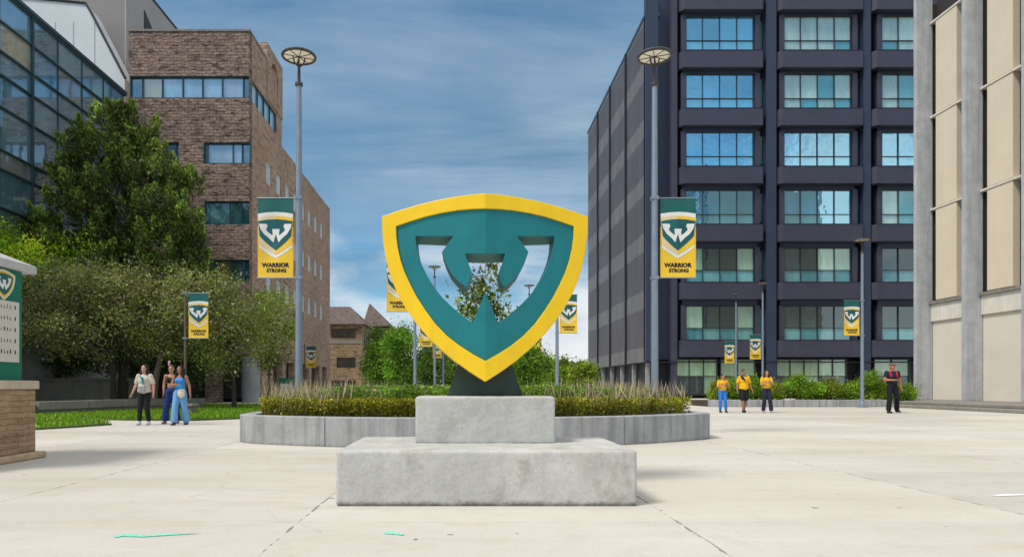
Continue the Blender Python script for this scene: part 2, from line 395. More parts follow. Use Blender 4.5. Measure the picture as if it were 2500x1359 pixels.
# ------------------------------------------------------------------ camera, sky, sun
cam = bpy.data.cameras.new('camera'); co_ = bpy.data.objects.new('camera', cam); COL.objects.link(co_)
co_.location = (0, 0, CH); co_.rotation_euler = (R(90), 0, 0)
cam.sensor_width = 36; cam.sensor_fit = 'HORIZONTAL'; cam.lens = F / 2500 * 36
cam.shift_x = (1250 - VX) / 2500; cam.shift_y = (HY - 679.5) / 2500
cam.clip_start = .05; cam.clip_end = 4000
scene.camera = co_
SUN_DIR = Vector((-.62, -.42, 1.05)).normalized()      # towards the sun
sl = bpy.data.lights.new('sun', 'SUN'); so = bpy.data.objects.new('sun', sl); COL.objects.link(so)
sl.energy = 2.7; sl.angle = R(14); sl.color = (1.0, .95, .87)
so.rotation_euler = (-SUN_DIR).to_track_quat('-Z', 'Y').to_euler(); so.location = (-20, -20, 40)
w = bpy.data.worlds.new('World'); scene.world = w; w.use_nodes = True
nt = w.node_tree; nt.nodes.clear()
wo = nt.nodes.new('ShaderNodeOutputWorld'); bg = nt.nodes.new('ShaderNodeBackground'); nt.links.new(bg.outputs[0], wo.inputs[0])
sky = nt.nodes.new('ShaderNodeTexSky'); sky.sky_type = 'NISHITA'; sky.sun_disc = False
sky.sun_elevation = math.asin(SUN_DIR.z); sky.sun_rotation = math.atan2(SUN_DIR.x, SUN_DIR.y) % (2 * math.pi)
sky.air_density = 1.0; sky.dust_density = .6; sky.ozone_density = 2.0
bg.inputs['Strength'].default_value = .15
gen = nt.nodes.new('ShaderNodeTexCoord').outputs['Generated']
s = nt.nodes.new('ShaderNodeSeparateXYZ'); nt.links.new(gen, s.inputs[0])
zz = math_(nt, 'MAXIMUM', math_(nt, 'ADD', s.outputs[2], .10), .03)
cb = nt.nodes.new('ShaderNodeCombineXYZ')
nt.links.new(math_(nt, 'DIVIDE', s.outputs[0], zz), cb.inputs[0]); nt.links.new(math_(nt, 'DIVIDE', s.outputs[1], zz), cb.inputs[1])
def wnoise(scl, loc, sc, det, rough, dist=0.0):
    n = nt.nodes.new('ShaderNodeTexNoise'); n.inputs['Scale'].default_value = sc; n.inputs['Detail'].default_value = det
    n.inputs['Roughness'].default_value = rough; n.inputs['Distortion'].default_value = dist
    nt.links.new(mapping(nt, cb.outputs[0], scl, loc), n.inputs['Vector']); return n.outputs['Fac']
st1 = wnoise((.28, .95, 1), (1.3, .4, 0), 1.1, 8, .62, .6)
st2 = wnoise((.7, .5, 1), (5, 3, 0), .55, 5, .55)
cl = math_(nt, 'MULTIPLY', ramp(nt, st1, [(.44, 0.0), (.62, 1.0)]), ramp(nt, st2, [(.38, .1), (.60, 1.0)]))
skyc = mixc(nt, 1.0, sky.outputs[0], (.60, .86, .93), 'MULTIPLY')
dk = ramp(nt, wnoise((.4, .7, 1), (9, 2, 0), .7, 5, .5), [(.36, 0.0), (.62, .70)])
c = mixc(nt, dk, skyc, (.60, 1.45, 2.30))
c = mixc(nt, math_(nt, 'MULTIPLY', cl, .80), c, (3.6, 4.5, 5.2))
# cumulus bank low over the horizon
n3 = nt.nodes.new('ShaderNodeTexNoise'); n3.inputs['Scale'].default_value = 4.2; n3.inputs['Detail'].default_value = 7; n3.inputs['Roughness'].default_value = .55
nt.links.new(mapping(nt, gen, (1, 1, 2.1), (.35, .2, .05)), n3.inputs['Vector'])
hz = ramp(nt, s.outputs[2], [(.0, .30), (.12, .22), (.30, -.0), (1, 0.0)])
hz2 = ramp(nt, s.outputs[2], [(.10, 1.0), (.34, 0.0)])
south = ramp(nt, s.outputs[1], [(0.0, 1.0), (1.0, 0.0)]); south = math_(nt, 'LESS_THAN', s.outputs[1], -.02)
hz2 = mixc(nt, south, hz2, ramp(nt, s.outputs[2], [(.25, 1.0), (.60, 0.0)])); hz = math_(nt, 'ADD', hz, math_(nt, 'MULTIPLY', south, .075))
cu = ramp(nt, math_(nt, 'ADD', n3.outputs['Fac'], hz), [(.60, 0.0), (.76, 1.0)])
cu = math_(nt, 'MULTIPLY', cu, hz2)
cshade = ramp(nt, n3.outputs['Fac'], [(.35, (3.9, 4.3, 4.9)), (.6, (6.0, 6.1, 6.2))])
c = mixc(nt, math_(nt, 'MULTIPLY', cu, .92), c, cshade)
# bright cloud layer added overhead, out of view, to raise the ambient light
fill_deck = math_(nt, 'MULTIPLY', ramp(nt, s.outputs[2], [(.50, 0.0), (.72, 1.0)]), ramp(nt, st2, [(.25, .55), (.55, 1.0)]))
c = mixc(nt, fill_deck, c, (7.6, 7.5, 7.3))
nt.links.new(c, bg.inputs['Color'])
scene.view_settings.view_transform = 'Standard'; scene.view_settings.look = 'None'; scene.view_settings.exposure = 0

# ------------------------------------------------------------------ ground
g = MB(); g.quad([(-1500, -300, -.03), (1500, -300, -.03), (1500, 2500, -.03), (-1500, 2500, -.03)])
structure(obj('ground', g, M['ground']))
g = MB(); g.quad([(-60, -12, 0), (60, -12, 0), (60, 120, 0), (-60, 120, 0)])
structure(obj('plaza', g, M['plaza']))

# ------------------------------------------------------------------ leaves
def leaf_mesh(name, pts, sizes, cols, mat, up=.0, aspect=.5, dirs=None):
    n = len(pts); pts = np.asarray(pts); sizes = np.asarray(sizes)[:, None]
    if dirs is None:
        d = RNG.normal(size=(n, 3)); d[:, 2] += up
    else: d = np.asarray(dirs, float)
    d /= np.linalg.norm(d, axis=1)[:, None] + 1e-9
    q = RNG.normal(size=(n, 3)); b = np.cross(d, q); b /= np.linalg.norm(b, axis=1)[:, None] + 1e-9
    V = np.empty((n, 4, 3)); V[:, 0] = pts - d * sizes * .5; V[:, 2] = pts + d * sizes * .5
    V[:, 1] = pts + b * sizes * aspect * .5; V[:, 3] = pts - b * sizes * aspect * .5
    me = bpy.data.meshes.new(name); me.vertices.add(4 * n); me.vertices.foreach_set('co', V.reshape(-1))
    me.loops.add(4 * n); me.loops.foreach_set('vertex_index', np.arange(4 * n, dtype=np.int32))
    me.polygons.add(n); me.polygons.foreach_set('loop_start', np.arange(0, 4 * n, 4, dtype=np.int32))
    try: me.polygons.foreach_set('loop_total', np.full(n, 4, dtype=np.int32))
    except Exception: pass
    at = me.color_attributes.new('Col', 'FLOAT_COLOR', 'CORNER')
    cc = np.ones((n, 4, 4)); cc[:, :, :3] = np.asarray(cols)[:, None, :]
    at.data.foreach_set('color', cc.reshape(-1)); me.materials.append(mat); me.update(calc_edges=True); me.validate()
    return me
def tint(n, base, var=.35, alt=None, altp=0.0, clump=None):
    c = np.array(base)[None, :] * np.exp(RNG.normal(size=(n, 1)) * var)
    c *= 1 + RNG.normal(size=(n, 3)) * .10
    if clump is not None: c *= clump[:, None]
    if alt is not None:
        k = RNG.random(n) < altp; c[k] = np.array(alt)[None, :] * np.exp(RNG.normal(size=(k.sum(), 1)) * .2)
    return np.clip(c, .002, .9)
def crown_points(center, rad, nclump, per, csize, shell=.45, flat=.8, seed=0, taper=0.0):
    rg = np.random.default_rng(seed); P = []; K = []; C = []
    for i in range(nclump):
        v = rg.normal(size=3); v /= np.linalg.norm(v); r = (shell + (1 - shell) * rg.random()) ** .8
        p = v * r
        t = (p[2] + 1) / 2; sc = 1 - taper * t
        p = np.array([p[0] * sc * rad[0], p[1] * sc * rad[1], p[2] * rad[2]]) * (1 + .12 * rg.normal()) + np.array(center)
        m = int(per * (.6 + .8 * rg.random())); s_ = csize * (.6 + .8 * rg.random())
        P.append(p + rg.normal(size=(m, 3)) * np.array([s_, s_, s_ * flat]) * .5)
        K.append(np.full(m, math.exp(rg.normal() * .40))); C.append(p)
    return np.concatenate(P), np.concatenate(K), C
def tree(name, label, base, trunk_pts, trunk_r, center, rad, base_col, nclump=70, per=260, csize=.8, leaf=.12, seed=1, alt=None, altp=0,
         mat='leaf', bark='bark', taper=0.0, flat=.8, shell=.45, aspect=.55, group=None, cat='tree', nl=9, limb=.35):
    t = thing(name, label, cat, base, group)
    P, K, C = crown_points(center, rad, nclump, per, csize, shell, flat, seed, taper)
    P = P[P[:, 2] > .15]; K = K[:len(P)]
    me = leaf_mesh('crown', P - np.array(base), leaf * (.45 + 1.1 * RNG.random(len(P)) ** 1.5), tint(len(P), base_col, .3, alt, altp, K), M[mat], .2, aspect)
    link('crown', me, t)
    mb = MB(); k = len(trunk_pts)
    mb.tube(trunk_pts, [trunk_r * (1 - .6 * i / (k - 1)) for i in range(k)], 10)
    rg = random.Random(seed); top = Vector(trunk_pts[-1]); mid = Vector(trunk_pts[-2])
    for c_ in rg.sample(C, min(nl, len(C))):
        a = mid.lerp(top, rg.random()); c_ = Vector(c_); b = a.lerp(c_, .5) + Vector((0, 0, .15 * (c_ - a).length * rg.random()))
        r = trunk_r * limb; mb.tube([a, b, c_], [r, r * .6, r * .2], 6)
    obj('trunk', mb, M[bark], t, 60)
    return t

# ------------------------------------------------------------------ monument
SY = 6.98; SX = .213                                     # depth of the shield's front edges, centre line
def sp(u, v):                                            # crop coordinates of the shield drawing -> (x, z) about its centre line
    d = SY - .19 * (1 - min(1, abs(u - 435.5) / 386))          # depth of the creased front at this column
    return ((u - 435.5) * .6527 / F * d, CH + (HY - (450 + v * .6527)) / F * d)
def rough_block(o, seed):
    r = o.modifiers.new('r', 'REMESH'); r.mode = 'VOXEL'; r.voxel_size = .017
    tx = bpy.data.textures.new('chips', 'CLOUDS'); tx.noise_scale = .07; tx.noise_depth = 3
    d = o.modifiers.new('d', 'DISPLACE'); d.texture = tx; d.strength = .011; d.mid_level = .5
    sm = o.modifiers.new('s', 'SMOOTH'); sm.factor = .5; sm.iterations = 2
    for p in o.data.polygons: p.use_smooth = True
    o.modifiers['r'].use_smooth_shade = True
base = thing('monument_base', 'two tier grey concrete base standing under the shield sculpture', 'monument base', (.2, 6.8, 0))
b = MB().box(-1.175, 1.57, 5.97, 7.6, 0, .507)
rough_block(obj('lower_block', b, M['concrete'], base), 1)
b = MB().box(-.51, .93, 6.73, 7.5, .503, .985)
rough_block(obj('upper_block', b, M['concrete'], base), 2)

OUT = [(435.5, 33), (380, 38), (320, 46.5), (250, 60), (180, 77.5), (110, 99), (50, 120), (51, 165), (54, 210), (62, 262), (73, 312), (90, 365), (110, 412), (138, 462), (172, 512), (214, 562), (262, 610), (318, 658), (376, 700), (435.5, 738)]
INN = [(435.5, 90), (385, 92), (330, 97), (270, 107), (210, 121), (150, 140), (103, 156), (104, 195), (110, 240), (120, 284), (135, 328), (156, 374), (180, 420), (212, 470), (250, 522), (294, 567), (340, 603), (390, 635), (435.5, 660)]
WH = [(435.5, 257), (360, 257), (371, 290), (384, 324), (378, 352), (366, 383), (335, 362), (308, 332), (288, 294), (273, 251), (294, 222), (316, 192), (175, 192), (178, 228), (185, 262), (199, 300), (216, 336), (240, 376), (268, 414), (296, 443), (326, 470), (356, 494), (388, 516), (402, 482), (419, 440), (435.5, 402)]
def half_plate(mb, poly, side, y0, thick, crease, open_edges):
    """one half of the creased plate: poly (x<=0 half, x,z), mirrored for side=+1; the front bulges at the centre line"""
    pts = [(x * -side, z) for x, z in poly]; hw = 1.11; k = len(pts)
    def fy(x): return y0 - crease * (1 - abs(x) / hw)
    n = len(mb.v)
    mb.v += [(SX + x, fy(x), z) for x, z in pts] + [(SX + x, y0 + thick, z) for x, z in pts]
    for t in tessellate_polygon([[Vector((x, z, 0)) for x, z in pts]]):
        mb.face([n + i for i in t]); mb.face([n + k + i for i in reversed(t)])
    for i in range(k):
        j = (i + 1) % k
        if abs(pts[i][0]) < 1e-6 and abs(pts[j][0]) < 1e-6: continue
        mb.face([n + i, n + j, n + k + j, n + k + i])
def plate(name, outer, inner, y0, thick, crease, mat, parent):
    mb = MB(); poly = [sp(*p) for p in outer] + [sp(*p) for p in reversed(inner)]
    for sd in (-1, 1): half_plate(mb, poly, sd, y0, thick, crease, None)
    o = obj(name, mb, mat, parent)
    bm = bmesh.new(); bm.from_mesh(o.data); bmesh.ops.remove_doubles(bm, verts=bm.verts, dist=1e-5); bmesh.ops.recalc_face_normals(bm, faces=bm.faces)
    bm.to_mesh(o.data); bm.free(); return o
sh = thing('shield_sculpture', 'big yellow and teal shield sculpture with a cut out W on the concrete base', 'sculpture', (SX, 7.2, .985))
bevel(plate('border', OUT, INN, SY, .40, .19, M['yellow'], sh), .006, 2)
bevel(plate('field', INN, WH[::1], SY + .022, .36, .19, M['teal'], sh), .005, 2)
b = MB(); b.prism([(SX - .40, .980), (SX + .41, .980), (SX + .235, 1.5), (SX - .225, 1.5)], SY + .10, SY + .34, 'y')
bevel(obj('stand', b, M['greenblack'], sh), .006)

# ------------------------------------------------------------------ planter
def catmull(pts, n=8):
    out = []; k = len(pts)
    for i in range(k):
        p0, p1, p2, p3 = [Vector(pts[(i + j - 1) % k]) for j in range(4)]
        for s_ in range(n):
            t = s_ / n
            out.append(.5 * ((2 * p1) + (-p0 + p2) * t + (2 * p0 - 5 * p1 + 4 * p2 - p3) * t * t + (-p0 + 3 * p1 - 3 * p2 + p3) * t ** 3))
    return [(p.x, p.y) for p in out]
PL = catmull([(-4.22, 12.55), (-3.5, 12.12), (-2.33, 11.68), (-1, 11.47), (.4, 11.45), (1.7, 11.66), (2.96, 12.1), (4.1, 12.75), (4.95, 13.4), (5.12, 13.9), (5.1, 15), (4.6, 16.6), (3, 17.7), (.4, 18), (-2.2, 17.7), (-3.9, 16.5), (-4.5, 14.8), (-4.48, 13.2)], 7)
def inset(poly, d):
    k = len(poly); out = []
    cx = sum(p[0] for p in poly) / k; cy = sum(p[1] for p in poly) / k
    for i in range(k):
        a = Vector(poly[i - 1]); c_ = Vector(poly[(i + 1) % k]); t = (c_ - a).normalized(); nrm = Vector((-t.y, t.x))
        p = Vector(poly[i])
        if nrm.dot(Vector((cx, cy)) - p) < 0: nrm = -nrm
        out.append(tuple(p + nrm * d))
    return out
PI_ = inset(PL, .30)
pl = thing('planter', 'wide curved grey concrete planter full of shrubs behind the shield sculpture', 'planter', (.4, 14.7, 0))
k = len(PL); segs = [0, 13, 24, 42, 57, 70, 88, 105, k]       # joints between the cast lengths
px_joint = []
for a, e in zip(segs[:-1], segs[1:]):
    mb = MB(); idx = list(range(a, e + 1))
    gap = .006
    o_ = [Vector(PL[i % k]) for i in idx]; n_ = [Vector(PI_[i % k]) for i in idx]
    for L in (o_, n_):
        L[0] = L[0] + (L[1] - L[0]).normalized() * gap; L[-1] = L[-1] + (L[-2] - L[-1]).normalized() * gap
    n0 = len(mb.v); m_ = len(idx)
    for z in (0, .53):
        for L in (o_, n_): mb.v += [(p.x, p.y, z) for p in L]
    for i in range(m_ - 1):
        A, B, C_, D = n0 + i, n0 + i + 1, n0 + m_ + i, n0 + m_ + i + 1; T = 2 * m_
        mb.face([A, B, B + T, A + T]); mb.face([D, C_, C_ + T, D + T]); mb.face([A + T, B + T, D + T, C_ + T])
    for i in (0, m_ - 1): mb.face([n0 + i, n0 + m_ + i, n0 + 3 * m_ + i, n0 + 2 * m_ + i])
    o = obj('wall_segment', mb, M['planter_c'], pl)
    bm = bmesh.new(); bm.from_mesh(o.data); bmesh.ops.recalc_face_normals(bm, faces=bm.faces); bm.to_mesh(o.data); bm.free()
    o.data.shade_smooth(); o.data.set_sharp_from_angle(angle=R(35)); bevel(o, .014, 2)
mb = MB(); mb.prism(inset(PL, .295), .30, .42); obj('soil', mb, M['soil'], pl)
PS = np.array(inset(PL, .36))
def inside(p, poly):
    x, y = p[:, 0], p[:, 1]; c_ = np.zeros(len(p), bool); j = len(poly) - 1
    for i in range(len(poly)):
        xi, yi = poly[i]; xj, yj = poly[j]
        c_ ^= ((yi > y) != (yj > y)) & (x < (xj - xi) * (y - yi) / (yj - yi + 1e-12) + xi); j = i
    return c_
# low yellow-green hedge along the rim, taller greener shrubs behind, wispy flowering grasses at both ends
def hfield(x, y): return .5 + .5 * np.sin(x * 3.1 + 1.3 * np.sin(y * 2.3)) * np.sin(y * 2.7 + x * .7)
n = 150000
q = np.stack([RNG.uniform(-4.3, 5, n), 11.6 + 6.2 * RNG.random(n) ** 1.8], 1); q = q[inside(q, PS)]
ring = inside(q, np.array(inset(PL, .85)))
hh = np.where(ring, .60 + .10 * hfield(q[:, 0] * 1.3, q[:, 1]), .40 + .07 * hfield(q[:, 0] * 2, q[:, 1] * 2))
endw = np.clip((np.abs(q[:, 0] - .35) - 2.4) / 1.6, 0, 1)
hh = np.where(ring, hh - .14 * endw, hh)
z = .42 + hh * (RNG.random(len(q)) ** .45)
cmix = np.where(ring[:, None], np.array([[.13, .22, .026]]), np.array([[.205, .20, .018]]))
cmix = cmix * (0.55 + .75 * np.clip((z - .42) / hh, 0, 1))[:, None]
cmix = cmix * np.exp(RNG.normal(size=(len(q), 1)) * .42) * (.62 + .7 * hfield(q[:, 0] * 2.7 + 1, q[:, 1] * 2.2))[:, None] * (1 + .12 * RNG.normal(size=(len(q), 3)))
fl = (RNG.random(len(q)) < .05 * ring) & (z > .42 + hh * .8); cmix[fl] = np.array([.50, .40, .34]) * np.exp(RNG.normal(size=(fl.sum(), 1)) * .2)
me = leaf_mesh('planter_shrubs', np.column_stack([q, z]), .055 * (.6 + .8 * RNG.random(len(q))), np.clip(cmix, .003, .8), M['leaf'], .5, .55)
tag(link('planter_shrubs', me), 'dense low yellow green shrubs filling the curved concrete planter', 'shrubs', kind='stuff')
n = 2000
x = np.where(RNG.random(n) < .55, RNG.normal(3.15, .8, n), RNG.normal(-3.0, .7, n))
q = np.stack([x, 12.1 + 2.8 * RNG.random(n)], 1); q = q[inside(q, PS)]
lean = RNG.normal(size=(len(q), 3)) * .22; lean[:, 2] = 1
zt = .78 + .27 * RNG.random(len(q)) ** 1.4; ln = .26 + .3 * RNG.random(len(q))
cc = np.array([[.40, .34, .19]]) * np.exp(RNG.normal(size=(len(q), 1)) * .3); kk = RNG.random(len(q)) < .22
cc[kk] = np.array([.50, .37, .36]) * np.exp(RNG.normal(size=(kk.sum(), 1)) * .2)
me = leaf_mesh('flowering_grass', np.column_stack([q, zt]), ln, np.clip(cc, 0, .8), M['blade'], 0, .05, lean)
tag(link('flowering_grass', me), 'wispy tan and mauve flowering grasses rising from both ends of the planter', 'grasses', kind='stuff')

# ------------------------------------------------------------------ lamps and banners
LAMPS = 'tall street lamps round the plaza'; BANNERS = 'teal and yellow banners on posts'
def make_lamp():
    t = thing('street_lamp', '', 'street lamp')
    b = MB().box(-.17, .17, -.17, .17, 0, .03); b.lathe([(.15, .03), (.15, .10), (.115, .28), (.105, .30)]); obj('base_plate', b, M['pole'], t, 40)
    obj('pole', MB().lathe([(.082, .30), (.078, 2), (.069, 4.5), (.056, 7.68)], n=20), M['pole'], t, 40)
    obj('collar', MB().lathe([(.06, 7.66), (.085, 7.67), (.085, 7.73), (.06, 7.74)], n=20), M['lamp_dark'], t, 40)
    b = MB().lathe([(.036, 7.74), (.030, 8.12)], n=12)
    for sx, sy in ((-1, 0), (1, 0), (0, 1)): b.tube([(0, 0, 8.08), (sx * .10, sy * .10, 8.17), (sx * .13, sy * .13, 8.30)], [.022, .018, .014], 8)
    b.cone((0, 0, 8.1), (0, 0, 8.36), .016, .016, 8); obj('stem', b, M['lamp_dark'], t, 40)
    rim = MB(); pr = [(.33, 8.29), (.372, 8.295), (.38, 8.32), (.365, 8.345), (.33, 8.33), (.33, 8.29)]
    n_ = 36
    for i in range(n_):
        a0, a1 = 2 * math.pi * i / n_, 2 * math.pi * (i + 1) / n_
        for (r0, z0), (r1, z1) in zip(pr[:-1], pr[1:]):
            rim.quad([(r0 * math.cos(a0), r0 * math.sin(a0), z0), (r0 * math.cos(a1), r0 * math.sin(a1), z0), (r1 * math.cos(a1), r1 * math.sin(a1), z1), (r1 * math.cos(a0), r1 * math.sin(a0), z1)])
    for a in (0, math.pi / 2, math.pi / 4, -math.pi / 4): rim.cone((-.34 * math.cos(a), -.34 * math.sin(a), 8.305), (.34 * math.cos(a), .34 * math.sin(a), 8.305), .009, .009, 6)
    h = obj('lamp_head', rim, M['lamp_dark'], t)
    obj('diffuser', MB().lathe([(.335, 8.318), (.30, 8.335), (.18, 8.36), (.03, 8.37)], n=36), M['lamp_dish'], h, 40)
    return t
def make_post(h):
    t = thing('banner_post', '', 'banner post')
    obj('pole', MB().lathe([(.05, .02), (.045, h)], n=14), M['brown_post'], t, 40)
    obj('base_plate', MB().lathe([(.11, 0), (.11, .02)], n=14), M['brown_post'], t, 40)
    return t
GREEN = (.004, .115, .105); YEL = (.88, .56, .03); WHT = (.80, .79, .76); CRM = (.80, .62, .33); TEAL = (.006, .12, .125)
BW, BH = .775, 1.75
def text_mb(s_, size, cx, cy, z, mb):
    cu = bpy.data.curves.new('t', 'FONT'); cu.body = s_; cu.size = size; cu.align_x = 'CENTER'; cu.offset = .006 * size / .1; cu.resolution_u = 2
    o = bpy.data.objects.new('t', cu); COL.objects.link(o); bpy.context.view_layer.update()
    me = o.to_mesh(); n0 = len(mb.v)
    mb.v += [(cx + v.co.x, -z, cy + v.co.y) for v in me.vertices]
    for p in me.polygons: mb.face([n0 + i for i in p.vertices])
    o.to_mesh_clear(); bpy.data.objects.remove(o); bpy.data.curves.remove(cu)
def shield_half(topc, tops, edge, tip, umax=.5, e0=None):
    """left half outline (u,v) of a shield, u from the centre line, v from the top"""
    pts = [(0, topc), (-umax * .5, topc + (tops - topc) * .3), (-umax, tops)]
    for i in range(1, 7):
        t = i / 6; v = edge + (tip - edge) * t
        pts.append((-umax * (1 - t ** 1.35), v))
    return pts
def ripple(o, side, bend=.035):
    for v in o.data.vertices:
        u = abs(v.co.x) / (BW + .13); w_ = v.co.z / BH; e_ = 4 * w_ * (1 - w_)
        v.co.y += e_ * bend * math.sin(u * 3.1) * (.7 + .5 * math.sin(w_ * 5 + side)) + .012 * math.sin(u * 9 + w_ * 4) * e_
    o.data.update()
def make_banner(side, text=True):
    """side=+1: cloth hangs to the right of the pole (pole at x=0); drawn on its front face towards -Y"""
    t = thing('banner', '', 'banner')
    x0 = .13 if side > 0 else -.13 - BW; cx = x0 + BW / 2
    U = lambda u, v: (cx + u * BW, BH * (1 - v))
    mb = MB()
    nx, nz = 6, 14
    for i in range(nx):
        for j in range(nz):
            q = []
            for a, c_ in ((i, j), (i + 1, j), (i + 1, j + 1), (i, j + 1)):
                q.append((x0 + BW * a / nx, .0, BH * c_ / nz))
            mb.quad(q, GREEN if (j + .5) / nz > .62 else YEL)
    cloth = obj('cloth', mb, M['banner'], t)
    e = MB(); lay = [.002]
    def poly(pts, col, z):
        e.cur = col; n0 = len(e.v); e.v += [(p[0], -z, p[1]) for p in pts]
        for tr in tessellate_polygon([[Vector((p[0], p[1], 0)) for p in pts]]): e.face([n0 + i for i in tr])
    def full(h, cL, cR, z):
        poly([U(*p) for p in h], cL, z); poly([U(-p[0], p[1]) for p in h], cR, z)
    full(shield_half(.172, .198, .59, .755), WHT, WHT, .004)
    full(shield_half(.222, .250, .55, .708), CRM, YEL, .008)
    full(shield_half(.262, .292, .44, .655, .485), TEAL, (.003, .09, .095), .012)
    obj('emblem', e, M['banner'], t)
    wv = [(-.005, .385), (-.105, .385), (-.09, .44), (-.10, .465), (-.19, .435), (-.27, .40), (-.225, .355), (-.245, .325), (-.46, .325), (-.43, .38), (-.33, .45), (-.19, .50), (-.075, .555), (-.035, .50), (-.005, .455)]
    e2 = MB(); e2.cur = WHT
    for sg in (1, -1):
        pts = [U(p[0] * sg, p[1]) for p in wv] if sg > 0 else [U(-p[0], p[1]) for p in wv]
        n0 = len(e2.v); e2.v += [(p[0], -.016, p[1]) for p in pts]
        for tr in tessellate_polygon([[Vector((p[0], p[1], 0)) for p in pts]]): e2.face([n0 + i for i in tr])
    n0 = len(e2.v); a = U(0, .385); c_ = U(0, .455); d = .005 * BW
    e2.v += [(a[0] - d, -.016, a[1]), (a[0] + d, -.016, a[1]), (c_[0] + d, -.016, c_[1]), (c_[0] - d, -.016, c_[1])]; e2.face([n0, n0 + 1, n0 + 2, n0 + 3])
    obj('letter', e2, M['banner'], t)
    if text:
        tm = MB(); text_mb('WARRIOR', .128, cx, BH * (1 - .865), .004, tm); text_mb('STRONG', .108, cx + .02, BH * (1 - .93), .004, tm)
        obj('lettering', tm, M['ink'], t)
    a = MB()
    for zz_ in (.0, BH):
        a.cone((-.02 * side, .002, zz_), (side * (BW + .15), .002, zz_), .013, .013, 8)
        a.box(-.075, .075, -.075, .075, zz_ - .035, zz_ + .035)
    obj('bracket', a, M['pole'], t)
    for ch in t.children:
        if ch.name.split('.')[0] == 'bracket': continue
        bm = bmesh.new(); bm.from_mesh(ch.data); bmesh.ops.triangulate(bm, faces=bm.faces)
        for _ in range(3):
            lg = [e for e in bm.edges if e.calc_length() > .16]
            if lg: bmesh.ops.subdivide_edges(bm, edges=lg, cuts=1); bmesh.ops.triangulate(bm, faces=[f for f in bm.faces if len(f.verts) > 3])
        bm.to_mesh(ch.data); bm.free(); ripple(ch, side)
    return t
lamp0 = make_lamp(); banner_proto = {1: make_banner(1), -1: make_banner(-1)}; used = set()
post0 = {}
def put_lamp(px, Y, label, side, blabel, bz=3.46, lampx=True, bside_y=0.0):
    global lamp0
    X = PX(px, Y)
    l = lamp0 if 'lamp' not in used else copy_tree(lamp0); used.add('lamp')
    l.location = (X, Y, 0); l['label'] = label; l['group'] = LAMPS
    if X < 0: l.rotation_euler.z = .4
    put_banner(X, Y, side, bz, blabel)
def put_banner(X, Y, side, bz, blabel):
    if not side: return
    bn = banner_proto[side] if side not in used else copy_tree(banner_proto[side]); used.add(side)
    bn.location = (X, Y, bz); bn['label'] = blabel; bn['group'] = BANNERS
put_lamp(730, 14.4, 'tall grey lamp rising from the planter left of the shield, nearest on that side', -1, 'large banner on the tall lamp left of the shield, against the brown stone building')
put_lamp(1598, 14.4, 'tall grey lamp rising from the planter right of the shield', 1, 'large banner on the tall lamp right of the shield, against the dark office building')
put_lamp(2105, 32.6, 'tall lamp on a square foot beside the walking man in navy', -1, 'banner on the lamp beside the walking man in navy', 3.57)
put_lamp(1862, 46.5, 'lamp before the dark office, right one of the two close together', -1, 'banner above the person in navy trousers, on the right of two close lamps', 2.95)
put_lamp(1797, 52, 'lamp before the dark office, left one of the two close together', -1, 'banner above the person in blue jeans, on the left of two close lamps', 2.85)
put_lamp(1360, 29.7, 'lamp whose pole shows between the shield edge and the dark office', 1, 'banner between the right edge of the shield and the dark office')
put_lamp(1292, 47.5, 'distant lamp whose head shows through the right arm of the cut out W', 1, 'small banner peeping out under the lower right edge of the shield')
put_lamp(1061, 40, 'distant lamp whose head shows through the left arm of the cut out W', -1, 'small banner just left of the lamp pole below the shield left edge')
put_lamp(1082, 57, 'farthest lamp, its thin blue pole just left of the sculpture stand', -1, 'smallest yellow banner just left of the sculpture stand')
def put_post(px, Y, h, label, side, bz, blabel):
    p = make_post(h); X = PX(px, Y); p.location = (X, Y, 0); p['label'] = label
    p['group'] = 'short posts carrying banners'; put_banner(X, Y, side, bz, blabel); return p
pp = put_post(1013, 21, 5.5, 'grey post just left of the shield carrying a banner half hidden by it', -1, 3.46, 'banner half hidden behind the left edge of the shield')
for ch in pp.children: ch.data.materials[0] = M['pole']
put_post(452, 25.5, 4.6, 'thin brown post among the trees behind the woman in blue', 1, 2.93, 'banner half hidden among the leaves above the woman in blue')
put_post(744, 54, 4.5, 'thin brown post in front of the far end of the brown stone building', 1, 2.55, 'small banner near the far ground corner of the brown stone building')

